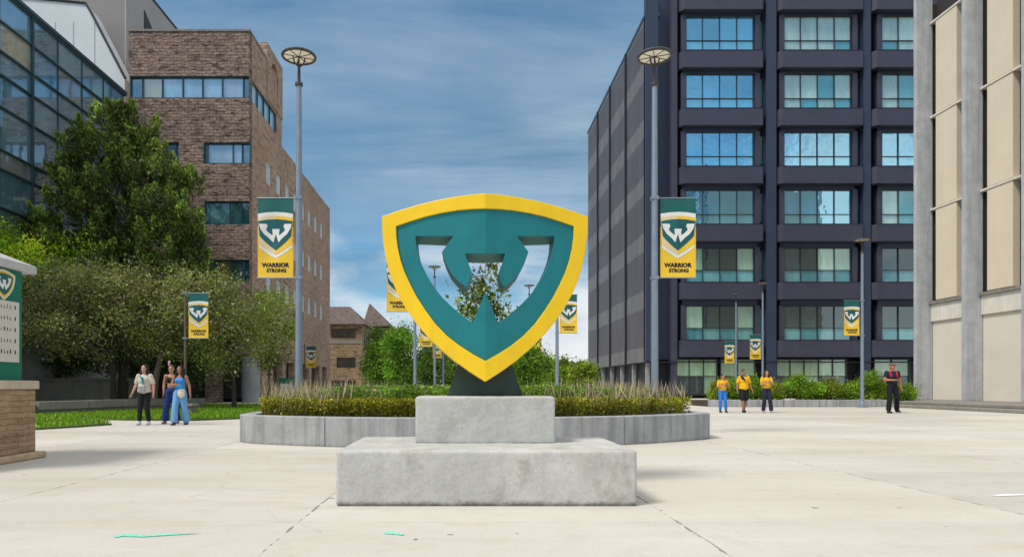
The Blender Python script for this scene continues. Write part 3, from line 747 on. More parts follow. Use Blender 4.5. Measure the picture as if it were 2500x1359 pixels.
# ------------------------------------------------------------------ windows helper
def window(parent, rect, plane, axis, n, glassm, framem, cols, tr=None, fw=.06, depth=.10, out=-1):
    """rect (a0,a1,z0,z1) along the wall; plane = coordinate of the glass; axis 'y': wall faces -Y, axis 'x': wall faces +-X (out)"""
    a0, a1, z0, z1 = rect; f = MB(); g_ = MB()
    def bx(mb, u0, u1, w0, w1, d0, d1, col=None):
        if axis == 'y': mb.box(u0, u1, plane + d0, plane + d1, w0, w1, col)
        else: mb.box(plane - out * d0, plane - out * d1, u0, u1, w0, w1, col)
    bx(f, a0, a1, z0, z0 + fw, -depth, .03); bx(f, a0, a1, z1 - fw, z1, -depth, .03)
    xs = [a0 + (a1 - a0) * i / n for i in range(n + 1)] if isinstance(n, int) else [a0 + (a1 - a0) * t for t in n]
    for i, x_ in enumerate(xs):
        w_ = fw * (.5 if 0 < i < len(xs) - 1 else 1)
        l_, r_ = (x_, x_ + w_) if i == 0 else ((x_ - w_, x_) if i == len(xs) - 1 else (x_ - w_ / 2, x_ + w_ / 2))
        bx(f, l_, r_, z0 + fw, z1 - fw, -depth * .95, .028)
    zs = [z0 + fw] + ([z0 + (z1 - z0) * t for t in tr] if tr else []) + [z1 - fw]
    for t in zs[1:-1]: bx(f, a0 + fw, a1 - fw, t - fw * .25, t + fw * .25, -depth * .9, .026)
    for i in range(len(xs) - 1):
        for j in range(len(zs) - 1):
            col = cols(i, j, len(xs) - 1) if callable(cols) else cols
            bx(g_, xs[i] + .008, xs[i + 1] - .008, zs[j] + .004, zs[j + 1] - .004, 0, .02, col)
    fo = obj('window', f, framem, parent); obj('pane', g_, glassm, fo)
    return fo
def jitter(c, s_=.15): k_ = 1 + random.uniform(-s_, s_); return tuple(min(.95, max(0, x * k_)) for x in c)

# ------------------------------------------------------------------ dark office building (right)
YB = 55.0
ob = thing('office_building', 'tall dark navy office block with bands of blue reflecting windows behind the right lamp', 'building', (15.2, YB, 0))
BX = lambda px: PX(px, YB); BZ = lambda py: PZ(py, YB)
TOPZ = 36.5; YW = YB + .6; WXp = lambda px: PX(px, YW); WZp = lambda py: PZ(py, YW)
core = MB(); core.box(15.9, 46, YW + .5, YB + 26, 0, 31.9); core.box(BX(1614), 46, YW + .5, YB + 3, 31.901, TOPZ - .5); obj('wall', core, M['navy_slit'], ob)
rf = MB(); rf.box(BX(1600), 46, YB + .3, YB + 3.2, TOPZ - .5, TOPZ); obj('roof', rf, M['navy'], ob)
# side facade: ribbed panels with pale bands
ys = [55.15, 61.7, 68.4, 74.7, 81]
for i in range(4):
    mb = MB(); y0, y1 = ys[i] + .18, ys[i + 1] - .18
    mb.box(15.2, 15.85, y0, y1, 3.1, 32.1)
    po = obj('side_panel', mb, M['side_dark'], ob)
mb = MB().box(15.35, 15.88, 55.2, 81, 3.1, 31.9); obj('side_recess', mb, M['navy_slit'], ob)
for y in ys[1:-1] : obj('side_fin', MB().box(15.02, 15.5, y - .09, y + .09, 3.05, 32.2), M['mullion'], ob)
obj('parapet', MB().box(15.15, 16.4, 55.1, 81.1, 32.1, 32.4), M['navy2'], ob)
# front: corner pier, piers between bays, ledges, windows
mb = MB().box(15.2, BX(1607), YB + .05, YB + .65, 3.15, 34.2); obj('corner_pier', mb, M['navy2'], ob)
mb = MB().box(BX(1607), BX(1642), YB + .9, YB + 1.4, 3.3, TOPZ - .6); obj('recess_panel', mb, M['navy2'], ob)
def pier(p0, p1, y0=YB + .15): obj('pier', MB().box(BX(p0), BX(p1), y0, YW + .4, 0, TOPZ - .55), M['navy'], ob)
pier(1640, 1655); obj('pier', MB().box(BX(1872), BX(1897), YB + .1, YW + .4, 0, TOPZ - .55), M['navy2'], ob); obj('pier', MB().box(BX(2110), BX(2128), YB + .1, YW + .4, 0, TOPZ - .55), M['navy2'], ob)
bays = [(1659, 1863, 1673, 1840), (1898, 2107, 1912, 2077), (2128, 2337, 2150, 2317)]
lt = [830, 689, 548, 407, 266, 125, -16]
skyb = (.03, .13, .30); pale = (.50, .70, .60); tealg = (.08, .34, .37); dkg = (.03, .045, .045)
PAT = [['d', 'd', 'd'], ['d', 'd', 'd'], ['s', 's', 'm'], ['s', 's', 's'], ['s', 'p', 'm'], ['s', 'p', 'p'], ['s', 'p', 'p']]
for bi, (l0, l1, w0, w1) in enumerate(bays):
    for fi, ly in enumerate(lt):
        zt = BZ(ly); zb = BZ(ly + 41)
        mb = MB(); d0 = YB - .15
        mb.prism([(BX(l0), YW), (BX(l0), d0 + .5), (BX(l0) + .35, d0), (BX(l1) - .1, d0), (BX(l1), d0 + .1), (BX(l1), YW)], zb, zt)
        lo = obj('ledge', mb, M['navy'], ob)
        obj('ledge_lip', MB().box(BX(l0) + .36, BX(l1) - .11, d0 - .03, d0 + .2, zt + .002, zt + .04), M['mullion'], lo)
        z0, z1 = WZp(ly + 1.5), WZp(ly - 84)
        lz0 = z0
        if fi == 6: continue
        kind = PAT[fi][bi]
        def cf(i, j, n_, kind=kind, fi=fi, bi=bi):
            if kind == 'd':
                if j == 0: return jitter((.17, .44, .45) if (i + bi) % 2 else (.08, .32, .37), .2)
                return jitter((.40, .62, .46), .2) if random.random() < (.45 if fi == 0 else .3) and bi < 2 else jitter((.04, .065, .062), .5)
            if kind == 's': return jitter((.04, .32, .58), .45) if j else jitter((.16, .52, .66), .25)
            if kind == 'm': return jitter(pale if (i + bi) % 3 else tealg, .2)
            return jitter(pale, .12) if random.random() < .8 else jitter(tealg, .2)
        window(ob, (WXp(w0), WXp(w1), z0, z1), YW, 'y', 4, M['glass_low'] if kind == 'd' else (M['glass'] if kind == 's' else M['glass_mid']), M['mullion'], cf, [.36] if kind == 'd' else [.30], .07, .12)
        # header, jambs beside the window, slit window
        x0_, x1_ = WXp(w0), WXp(w1)
        obj('header', MB().box(x0_ - .3, x1_ + .3, YW - .08, YW + .45, z1 + .004, BZ(ly - 100) - .004), M['navy2'], ob)
        obj('jamb', MB().box(x1_ + .01, x1_ + .42, YW - .25, YW + .44, z0 - .1, z1 + .003), M['navy'], ob)
        obj('jamb', MB().box(x0_ - .45, x0_ - .01, YW - .25, YW + .44, z0 - .1, z1 + .003), M['navy'], ob)
        if bi < 2: window(ob, (x1_ + .47, x1_ + .90, z0 + .3, z1 - .2), YW + .3, 'y', 1, M['glass_low'], M['mullion'], jitter((.16, .34, .32), .3), None, .04, .05)
# ground floor glazing
def gcol(i, j, n_):
    if j == 1: return jitter((.42, .62, .38), .2)
    return jitter((.34, .52, .36) if i % 3 == 2 else (.035, .05, .05), .3)
for (a, e, n_) in ((1652, 1757, 3), (1762, 1850, 2), (1900, 2075, 5), (2140, 2230, 2)):
    window(ob, (BX(a), BX(e), .25, BZ(874)), YW - .1, 'y', n_, M['glass_low'], M['mullion'], gcol, [.52], .10, .12)
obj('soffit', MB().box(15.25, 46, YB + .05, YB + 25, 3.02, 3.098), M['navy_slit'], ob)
for y in (56, 60.5, 65, 69.5, 74, 78.5): obj('column', MB().box(15.5, 15.78, y, y + .35, 0, 3.01), M['pale_c'], ob)

# ------------------------------------------------------------------ beige precast building (far right)
bb = thing('precast_building', 'beige precast concrete building with tall projecting grey columns at the right edge', 'building', (26.9, 34, 0))
XF, XW = 26.0, 26.9
obj('wall', MB().box(XW + .32, 40, 20, 37.7, .3, 23.0), M['beige_lo'], bb)
cols_y = [37.72, 34.05, 30.38, 26.7]
for i, y in enumerate(cols_y):
    o = obj('column', MB().box(XF, XW + .02, y, y + .27, .3, 23.4 if i == 0 else 27), M['column_c'], bb); bevel(o, .02)
for i in range(3):
    yn, yf = cols_y[i + 1] + .28, cols_y[i] - .01
    mb = MB().box(XW + .26, XW + .30, yn, yf + .02, .3, 26).box(XW + .021, XW + .259, yf + .011, yf + .02, .3, 23); obj('slot', mb, M['shade_dark'], bb)
    for z0, z1 in ((5.95, 11.1), (11.25, 16.4), (16.55, 21.8), (21.95, 26.4)):
        if i == 0 and z0 > 21: continue
        o = obj('panel', MB().box(XW - .12, XW + .25, yn + 1.38, yf - .42, z0, z1), M['beige'], bb); bevel(o, .02)
        obj('panel_ledge', MB().box(XW - .16, XW + .255, yn + .02, yf - .02, z1 + .02, z1 + .12), M['beam'], bb)
    bevel(obj('beam', MB().box(XW - .10, XW + .31, yn, yf, 4.75, 5.75), M['beam'], bb), .02)
    obj('beam_ledge', MB().box(XW - .22, XW + .31, yn, yf, 5.752, 5.90), M['old_c'], bb)
    obj('base_panel', MB().box(XW + .02, XW + .31, yn, yf, .3, 4.745), M['beige_lo'], bb)
st = MB().box(21.6, 40, 19, 39.5, 0, .15); st.box(22.2, 40, 19.02, 39.48, .151, .298)
tag(bevel(obj('stone_step', st, M['old_c'], loc=(22, 30, 0)), .03), 'low weathered stone steps in front of the beige precast building', 'steps')
wsn = thing('wall_sign', 'small white sign with a red square on the beige wall at the right edge', 'sign', (XW, 30.75, 1.6))
Yc = 30.85
obj('plate', MB().box(XW - .03, XW + .015, Yc - .30, Yc + .28, PZ(938, Yc), PZ(900, Yc)), M['white'], wsn)
obj('red_square', MB().box(XW - .036, XW - .0302, Yc - .22, Yc + .14, PZ(931, Yc), PZ(908, Yc)), M['red'], wsn)

# ------------------------------------------------------------------ brown stone building (left)
XS = -13.8; YS = 42.0
sb = thing('stone_building', 'brown rough stone building with teal framed windows left of the left lamp', 'building', (XS, YS, 0))
X0 = -21.55; TZ = 23.75; GZ = 2.9
strip = (19.5, 20.9)
fr = MB()
def wall_with_holes(mb, a0, a1, z0, z1, holes, plane, axis, thick):
    """wall slab cut by rectangular holes (a0,a1,z0,z1)"""
    zs = sorted({z0, z1, *[h[2] for h in holes], *[h[3] for h in holes]})
    for zl, zh in zip(zs[:-1], zs[1:]):
        cut = sorted([(h[0], h[1]) for h in holes if h[2] <= zl + 1e-6 and h[3] >= zh - 1e-6]); a = a0
        for c0, c1 in cut + [(a1, a1)]:
            if c0 > a + 1e-6:
                lo, hi = (plane, plane + thick) if axis == 'y' else (plane - thick, plane)
                if axis == 'y': mb.box(a, c0, lo, hi, zl, zh)
                else: mb.box(lo, hi, a, c0, zl, zh)
            a = max(a, c1)
    return mb
S_ = lambda px: PX(px, YS)
fh = [(X0, XS - .02, *strip), (S_(497), S_(610), 15.3, 16.65), (S_(398), S_(437), 15.3, 16.65), (S_(499), S_(609), 11.4, 12.9), (S_(499), S_(609), 7.75, 9.15), (S_(380), S_(430), 11.4, 12.9)]
wall_with_holes(fr, X0, XS, GZ, TZ, fh, YS, 'y', .5); obj('front_wall', fr, M['stone'], sb)
sh_ = [(YS + .52, 48.05, *strip)]
wc = [46.1, 48.52, 50.94, 53.36, 55.78, 58.2, 60.62, 63.04]
for y in wc:
    for z in (7.4, 11.2, 15.2): sh_.append((y - .58, y + .58, z, z + 1.45))
sw = MB(); wall_with_holes(sw, YS + .501, 49.4, GZ, TZ, [h for h in sh_ if h[1] < 49.4], XS, 'x', .5)
wall_with_holes(sw, 49.4, 67, GZ, 19.1, [h for h in sh_ if h[0] > 49.4], XS, 'x', .5); obj('side_wall', sw, M['stone_side'], sb)
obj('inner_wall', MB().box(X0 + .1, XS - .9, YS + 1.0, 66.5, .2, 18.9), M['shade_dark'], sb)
obj('back_wall', MB().box(X0, XS - .02, 66.2, 67, 0, 19.09), M['stone_side'], sb)
rf = MB().box(X0, XS - .52, YS + .52, 49.4, 18.95, TZ - .3); obj('roof', rf, M['stone_side'], sb)
obj('coping', MB().box(X0, XS + .05, YS - .05, YS + .55, TZ + .003, TZ + .13), M['coping'], sb)
obj('coping', MB().box(XS - .55, XS + .05, YS + .56, 45.55, TZ + .003, TZ + .13), M['coping'], sb)
# tower slab with arched opening
arch = [(45.6, 19.2), (49.4, 19.2), (49.4, 24.9), (45.6, 24.9)]
hole = [(46.55, 21.9), (48.25, 21.9), (48.25, 23.4)] + [(47.4 + .85 * math.cos(a), 23.4 + .85 * math.sin(a)) for a in [math.pi * i / 8 for i in range(1, 8)]] + [(46.55, 23.4)]
tw = MB()
# two jambs, sill, stepped head following the arch
x0, x1 = XS - .5, XS + .06
tw.box(x0, x1, 45.6, 46.55, 21.05, 24.95); tw.box(x0, x1, 48.25, 49.42, 21.05, 24.95); tw.box(x0, x1, 46.55, 48.25, 21.05, 21.9)
hp = [(46.55, 23.4)] + [(47.4 - .85 * math.cos(a), 23.4 + .85 * math.sin(a)) for a in [math.pi * i / 10 for i in range(1, 10)]] + [(48.25, 23.4), (48.25, 24.95), (46.55, 24.95)]
tw.prism(hp, x0, x1, 'x'); obj('tower', tw, M['stone_side'], sb)
obj('tower_recess', MB().box(XS - .49, XS - .3, 46.56, 48.24, 21.92, 24.2), M['stone'], sb)
bl = (.22, .42, .60)
window(sb, (X0 + .02, XS - .02, *strip), YS + .22, 'y', [0, .105, .27, .44, .605, .77, .945, 1], M['glass_b'], M['teal_frame'], lambda i, j, n: [(.01, .05, .07), (.36, .34, .18), bl, bl, (.26, .44, .6), (.3, .42, .55), (.01, .07, .1)][i], None, .06, .15)
window(sb, (S_(497), S_(610), 15.3, 16.65), YS + .22, 'y', [0, .07, .62, .82, 1], M['glass_b'], M['teal_frame'], lambda i, j, n: [(.3, .3, .2), (.30, .42, .45), (.25, .4, .5), (.01, .08, .11)][i], None, .06, .15)
window(sb, (S_(398), S_(437), 15.3, 16.65), YS + .22, 'y', 1, M['glass_low'], M['teal_frame'], (.02, .04, .05), None, .06, .1)
window(sb, (S_(499), S_(609), 11.4, 12.9), YS + .22, 'y', [0, .55, .8, 1], M['glass_low'], M['teal_frame'], lambda i, j, n: [(.05, .15, .17), (.03, .12, .14), (.01, .07, .09)][i], None, .06, .15)
window(sb, (S_(380), S_(430), 11.4, 12.9), YS + .22, 'y', 2, M['glass_low'], M['teal_frame'], (.03, .09, .11), None, .06, .15)
window(sb, (S_(499), S_(609), 7.75, 9.15), YS + .22, 'y', [0, .3, .55, .85, 1], M['glass_low'], M['teal_frame'], lambda i, j, n: [(.08, .14, .1), (.25, .2, .06), (.05, .1, .09), (.01, .09, .12)][i], None, .06, .15)
window(sb, (YS + .54, 48.03, *strip), XS - .16, 'x', 4, M['glass_b'], M['teal_frame'], lambda i, j, n: jitter((.28, .46, .60), .12), None, .05, .1, 1)
for (a, e, z, z2) in sh_[1:]: window(sb, (a, e, z, z2), XS - .14, 'x', 2, M['glass_b'], M['white'], lambda i, j, n: jitter((.52, .66, .80), .2), None, .06, .08, 1)
# open ground floor on piers
for (y0, y1) in ((44.6, 47.2), (49.6, 50.6), (53, 55.2), (58, 59), (62.2, 63.4), (65.4, 66.9)):
    obj('pier', MB().box(XS - .48, XS - .004, y0, y1, 0, GZ - .002), M['stone_side'], sb)
for px_ in (330, 500): obj('pier', MB().box(S_(px_), S_(px_ + 38), YS + .02, YS + .5, 0, GZ - .002), M['stone'], sb)
obj('column', MB().lathe([(.55, 0), (.55, GZ - .004)], (PX(603, 41.2), 42.62 - .6, 0), 28), M['pale_c'], sb, 40)
# poster
ps = thing('poster_board', 'white poster with a green heading in front of the brown stone building', 'poster', (PX(698, 36), 36, 0))
obj('board', MB().box(PX(685, 36), PX(712, 36), 36, 36.05, .15, PZ(936, 36)), M['white'], ps)
obj('heading', MB().box(PX(685, 36), PX(712, 36), 35.996, 36.054, PZ(935.9, 36), PZ(922, 36)), M['sign_green'], ps)
obj('frame', MB().box(PX(681, 36), PX(684.8, 36), 35.98, 36.07, 0, PZ(920, 36)).box(PX(712.2, 36), PX(716, 36), 35.98, 36.07, 0, PZ(920, 36)), M['sign_green'], ps)

# ------------------------------------------------------------------ glass curtain wall building (far left)
XG = -21.6
gb = thing('glass_building', 'dark glass curtain wall building at the left edge behind the evergreen', 'building', (XG, 32, 0))
ZT = 19.55
obj('wall', MB().box(-45, XG - .25, 20, 41.9, 0, ZT - .2), M['shade_dark'], gb)
obj('ground_wall', MB().box(-44, XG - .02, 20.1, 41.9, .0, 4.0), M['pale_c'], gb)
tz = [4.02, 5.9, 7.5, 9.4, 11.2, 12.1, 14.1, 15.6, 16.7, 18.1, ZT]
ym = [20, 23, 26, 28.4, 30.6, 32.85, 35.0, 37.2, 39.4, 41.9]
pm = MB(); rr = random.Random(3)
for i in range(len(ym) - 1):
    for j in range(len(tz) - 1):
        base_c = (.15, .26, .34)
        if j in (4, 8) and rr.random() < .65: base_c = rr.choice([(.42, .40, .28), (.36, .38, .36), (.28, .30, .29), (.12, .28, .42)])
        elif i < 4 and rr.random() < .35: base_c = (.16, .45, .68)  # painted reflections: yellowish patches in the bands, blue sky towards the near end
        elif rr.random() < .2: base_c = (.20, .34, .43)
        pm.box(XG - .2, XG - .16 - .0 , ym[i] + .01, ym[i + 1] - .01, tz[j] + .01, tz[j + 1] - .01, jitter(base_c, .2))
obj('curtain_glass', pm, M['glass_cw'], gb)
for z in tz: obj('transom', MB().box(XG - .22, XG - .02, 20, 41.88, z - .03, z + .03), M['cw_frame'], gb)
for y in ym[1:-1]:
    th = .04 if abs(y - 32.85) < .1 else .014
    obj('mullion', MB().box(XG - .215, XG - (.0 if th > .03 else .1), y - th, y + th, 4.1, ZT - .08), M['cw_frame'], gb)
obj('parapet', MB().box(-45, XG + .02, 20, 41.89, ZT + .075, ZT + .25), M['cw_frame'], gb)

# ------------------------------------------------------------------ tall grey building behind
gr = thing('grey_building', 'tall plain grey clad building rising behind the glass and stone buildings', 'building', (-23.8, 46, 0))
XC = -23.8
obj('front_wall', MB().box(-48, XC - .02, 46, 46.3, 0, 31), M['grey_panel'], gr)
obj('side_wall', MB().box(XC - .3, XC, 46.302, 58, 0, 30.4), M['grey_panel2'], gr)
obj('body', MB().box(-47.9, XC - .31, 46.31, 57.9, 0, 30.3), M['grey_panel'], gr)
obj('corner_trim', MB().box(XC - .06, XC + .05, 45.95, 46.2, 0, 30.9), M['grey_panel2'], gr)
lv = MB().prism([(48.6, 28.9), (50.6, 27.7), (51.4, 26.4), (51.2, 25.4), (48.6, 25.4)], XC + .002, XC + .05, 'x'); obj('louvre', lv, M['louver'], gr)
obj('coping', MB().box(XC - .4, XC + .06, 46.31, 58, 30.41, 30.55), M['louver'], gr)
gv = MB(); Yg = 43.2; gp = [(-36, 15), (-36, 27.2), (-26.5, 26.35), (-25.0, 26.2), (-24.65, 25.6), (-22.42, 21.3), (-22.42, 15)]
gv.prism(gp, Yg, Yg + 1.5, 'y'); go = obj('gable_wall', gv, M['white_panel'], gr)
edge = MB().tube([(-36, Yg - .02, 27.25), (-26.5, Yg - .02, 26.4), (-25, Yg - .02, 26.25), (-24.62, Yg - .02, 25.62), (-22.38, Yg - .02, 21.3)], [.09] * 5, 6); obj('gable_edge', edge, M['louver'], gr)
for x_ in (-34, -32, -30, -28.4, -27, -25.8, -24.4): obj('seam', MB().box(x_ - .02, x_ + .02, Yg - .015, Yg - .002, 15, 25.0), M['grey_panel2'], go)

# ------------------------------------------------------------------ small brown building beyond
hb = thing('tiled_roof_building', 'small tan stone building with brown tiled hip roof beyond the stone building', 'building', (-14, 82, 0))
YH = 80.0; H_ = lambda px: PX(px, YH); HZ = lambda py: PZ(py, YH)
m1 = MB(); wall_with_holes(m1, -20, H_(884), 0, 8.5, [(H_(809), H_(868), HZ(825), HZ(802)), (H_(822), H_(868), HZ(897), HZ(872)), (H_(809), H_(868), .4, HZ(928))], YH, 'y', .4)
obj('wall', m1, M['stone_far'], hb)
obj('side_wall', MB().box(-19.9, H_(884) - .02, YH + .41, 92, 0, 8.49), M['stone_far'], hb)
for (z0, z1, a) in ((HZ(825), HZ(802), 809), (HZ(897), HZ(872), 822), (.4, HZ(928), 809)): window(hb, (H_(a), H_(868), z0, z1), YH + .25, 'y', 3, M['glass_low'], M['wood_dark'], (.015, .014, .012), None, .09, .1)
for y in (82, 85, 88): window(hb, (y, y + 1.8, 5.6, 7.9), H_(884) + .01, 'x', 2, M['glass_low'], M['wood_dark'], (.03, .03, .03), None, .09, .04, 1)
obj('band', MB().box(-20, H_(884) + .03, YH - .06, YH - .003, HZ(838), HZ(829)), M['old_c'], hb)
def hip(name, x0, x1, y0, y1, z0, rx0, rx1, ry, z1):
    mb = MB(); v = [(x0, y0, z0), (x1, y0, z0), (x1, y1, z0), (x0, y1, z0), (rx0, ry, z1), (rx1, ry, z1)]
    mb.v = v; 
    for f in ((0, 1, 5, 4), (1, 2, 5), (2, 3, 4, 5), (3, 0, 4), (3, 2, 1, 0)): mb.face(f)
    return obj(name, mb, M['roof_tile'], hb)
hip('roof', -21, H_(884) + .5, YH - .6, 92.5, 8.52, -18, H_(834), 86, 11.4)
m2 = MB().box(PX(888, 93), PX(950, 93), 93, 101, 0, 9.3); obj('rear_wing', m2, M['stone_far'], hb)
hip('wing_roof', PX(884, 92.5), PX(957, 92.5), 92.5, 101.5, 9.45, PX(902, 97), PX(902, 97) + .05, 97, 13.2)
m3 = MB().box(PX(930, 84), PX(960, 84), 93.2, 100, 0, 6.5); obj('rear_wing', m3, M['stone_far'], hb)
hip('wing_roof', PX(920, 92), PX(966, 92), 92.2, 100.5, 6.55, PX(935, 96), PX(940, 96), 96, 9.2)

# far blue roofed shed beyond the trees, right of the shield
fb = thing('far_shed', 'distant low building with a blue roof beyond the trees right of the shield', 'building', (PX(1370, 150), 150, 0))
obj('wall', MB().box(PX(1230, 150), PX(1450, 150), 150, 160, 0, 4.5), M['far_wall'], fb)
obj('roof', MB().box(PX(1225, 150), PX(1455, 150), 149.5, 160.5, 4.52, 6.3), M['far_blue'], fb)

# ------------------------------------------------------------------ pylon sign (left edge)
pg = thing('directory_sign', 'green and cream campus directory sign on a tan stone base at the left edge', 'sign', (-7.6, 9.2, 0))
YF = 10.0
bs_ = MB().box(-8.6, -6.53, 7.9, YF - .03, .10, 1.04); bevel(obj('stone_base', bs_, M['sign_stone'], pg), .01)
bevel(obj('plinth', MB().box(-8.75, -6.41, 7.8, YF + .06, 0, .099), M['sign_cap'], pg), .03, 2)
bevel(obj('ledge', MB().box(-8.7, -6.50, 7.8, YF + .02, 1.042, 1.17), M['sign_ledge'], pg), .015)
obj('body', MB().box(-8.4, -6.68, 8.0, 9.88, 1.172, 2.80), M['sign_green'], pg)
obj('panel', MB().box(-6.678, -6.665, 8.03, 9.80, 1.44, 2.33), M['sign_cream'], pg)
rfm = MB(); zc = 2.802
vv = [(-8.6, 7.75, zc), (-6.6, 7.75, zc), (-6.6, 10.1, zc), (-8.6, 10.1, zc)]; up = [(x_, y_, z_ + .115) for x_, y_, z_ in vv]; tp = [(-8.2, 8.1, 3.1), (-7.0, 8.1, 3.1), (-7.0, 9.75, 3.1), (-8.2, 9.75, 3.1)]
rfm.v = vv + up + tp
for a in (0, 4):
    for i in range(4): j = (i + 1) % 4; rfm.face([a + i, a + j, a + 4 + j, a + 4 + i])
rfm.face([8, 9, 10, 11]); rfm.face([3, 2, 1, 0]); obj('cap', rfm, M['sign_roof'], pg)
# emblem on the green header: shield with W, flat on the +X face; u runs along +Y
em = MB(); cy0, cz0, es = 9.49, 2.565, .215
def side_poly(mb, pts, x_, col):
    mb.cur = col; n0 = len(mb.v); mb.v += [(x_, cy0 + a * es, cz0 + b_ * es) for a, b_ in pts]
    for tr in tessellate_polygon([[Vector((a, b_, 0)) for a, b_ in pts]]): mb.face([n0 + i for i in tr])
def sc_pts(L): return [((u - 435.5) / 386, -(v - 370) / 386) for u, v in L]
def both(L): h = sc_pts(L); return h + [(-a, b_) for a, b_ in reversed(h[1:-1])]
side_poly(em, [(a * 1.12, b_ * 1.12) for a, b_ in both(OUT)], -6.6765, WHT); side_poly(em, both(OUT), -6.674, YEL); side_poly(em, both(INN), -6.671, TEAL)
hw = sc_pts(WH)
side_poly(em, hw, -6.668, WHT); side_poly(em, [(-a, b_) for a, b_ in hw], -6.668, WHT)
obj('emblem', em, M['banner'], pg)
lt_ = MB(); rr = random.Random(5)
for row in range(5):
    z = 2.22 - row * .165
    y = 9.36
    for kx in range(11):        # worn lettering: short dark strokes
        hgt = rr.uniform(.035, .07); wd = rr.uniform(.012, .03)
        yy = 9.60 - kx * .062
        lt_.box(-6.6655, -6.663, yy, yy + .01, z, z + hgt); lt_.box(-6.6655, -6.663, yy + .0101, yy + wd, z + rr.choice([0, hgt - .01]), z + hgt * 1.0 if rr.random() < .3 else z + .012 + (hgt if 0 else 0))
    lt_.prism([(9.70, z), (9.725, z), (9.725, z + .05), (9.70, z + .06)], -6.6655, -6.663, 'x')
obj('lettering', lt_, M['ink'], pg)

# ------------------------------------------------------------------ lawns, low walls
def gp_(px, py): Y = GY(py); return (PX(px, Y), Y)
L1 = [(-13, 14.8), gp_(91, 1049), gp_(190, 1043), gp_(273, 1037), gp_(215, 1031), gp_(150, 1027), (-16, 21.0)]
L2 = [(-16.2, 21.3), gp_(150, 1022), gp_(300, 1026), gp_(470, 1027), gp_(660, 1020), gp_(668, 1000), (-9.8, 34), (-21, 37), (-21, 23)]
blades = []; bd = []
for i, poly in enumerate((L1, L2)):
    mb = MB(); mb.prism(poly, .002, .05); structure(obj('lawn', mb, M['lawn']))
    P = np.array(poly); n = 9000 if i == 0 else 60000
    q = np.stack([RNG.uniform(P[:, 0].min(), P[:, 0].max(), n), P[:, 1].min() + (P[:, 1].max() - P[:, 1].min()) * RNG.random(n) ** (1.0 if i == 0 else 1.6)], 1); blades.append(q[inside(q, P)])
q = np.concatenate(blades); hb_ = .07 + .09 * RNG.random(len(q)); d = RNG.normal(size=(len(q), 3)) * .45; d[:, 2] = 1
me = leaf_mesh('grass', np.column_stack([q, .05 + hb_ * .45]), hb_ * 1.2, tint(len(q), (.20, .34, .03), .35), M['blade'], 0, .22, d)
tag(link('grass', me), 'bright green mown grass beside the walkway behind the three women', 'grass', kind='stuff')
wl = thing('seat_wall', 'long low concrete seat wall along the lawn left of the three women', 'wall', (-14, 25, 0))
path = [(-16.5, 20.6), (-14.7, 22.3), (-14.1, 24.2), (-13.75, 26), (-13.0, 27.6), (-11.6, 29)]
for lvl, (z0, z1, hw_) in enumerate(((0, .27, .20), (.271, .54, .28))):
    mb = MB()
    for (a, e) in zip(path[:-1], path[1:]):
        a, e = Vector(a), Vector(e); t = (e - a).normalized(); nn = Vector((-t.y, t.x)) * hw_; e = e - t * .01
        mb.prism([tuple(a + nn), tuple(a - nn), tuple(e - nn), tuple(e + nn)], z0, z1)
    obj('wall_foot' if lvl == 0 else 'wall_cap', mb, M['old_c'], wl)
tag(obj('retaining_wall', MB().box(-24, -15.9, 33, 33.4, 0, 1.35).box(-24, -15.8, 32.9, 33.5, 1.351, 1.45), M['old_c'], loc=(-20, 33, 0)), 'shaded brown concrete retaining wall under the trees beside the directory sign', 'wall')
sw_ = MB().box(PX(455, 23.2), PX(472, 23.2), 23.0, 23.5, 0, .36); sw_.box(PX(452, 23.2), PX(476, 23.2), 22.95, 23.55, .361, .44)
tag(bevel(obj('stone_bench', sw_, M['old_c'], loc=(PX(464, 23.2), 23.2, 0)), .01), 'small pale stone bench end just right of the woman in blue', 'bench')

# ------------------------------------------------------------------ trees (left)
X_ = lambda px, Y: PX(px, Y)
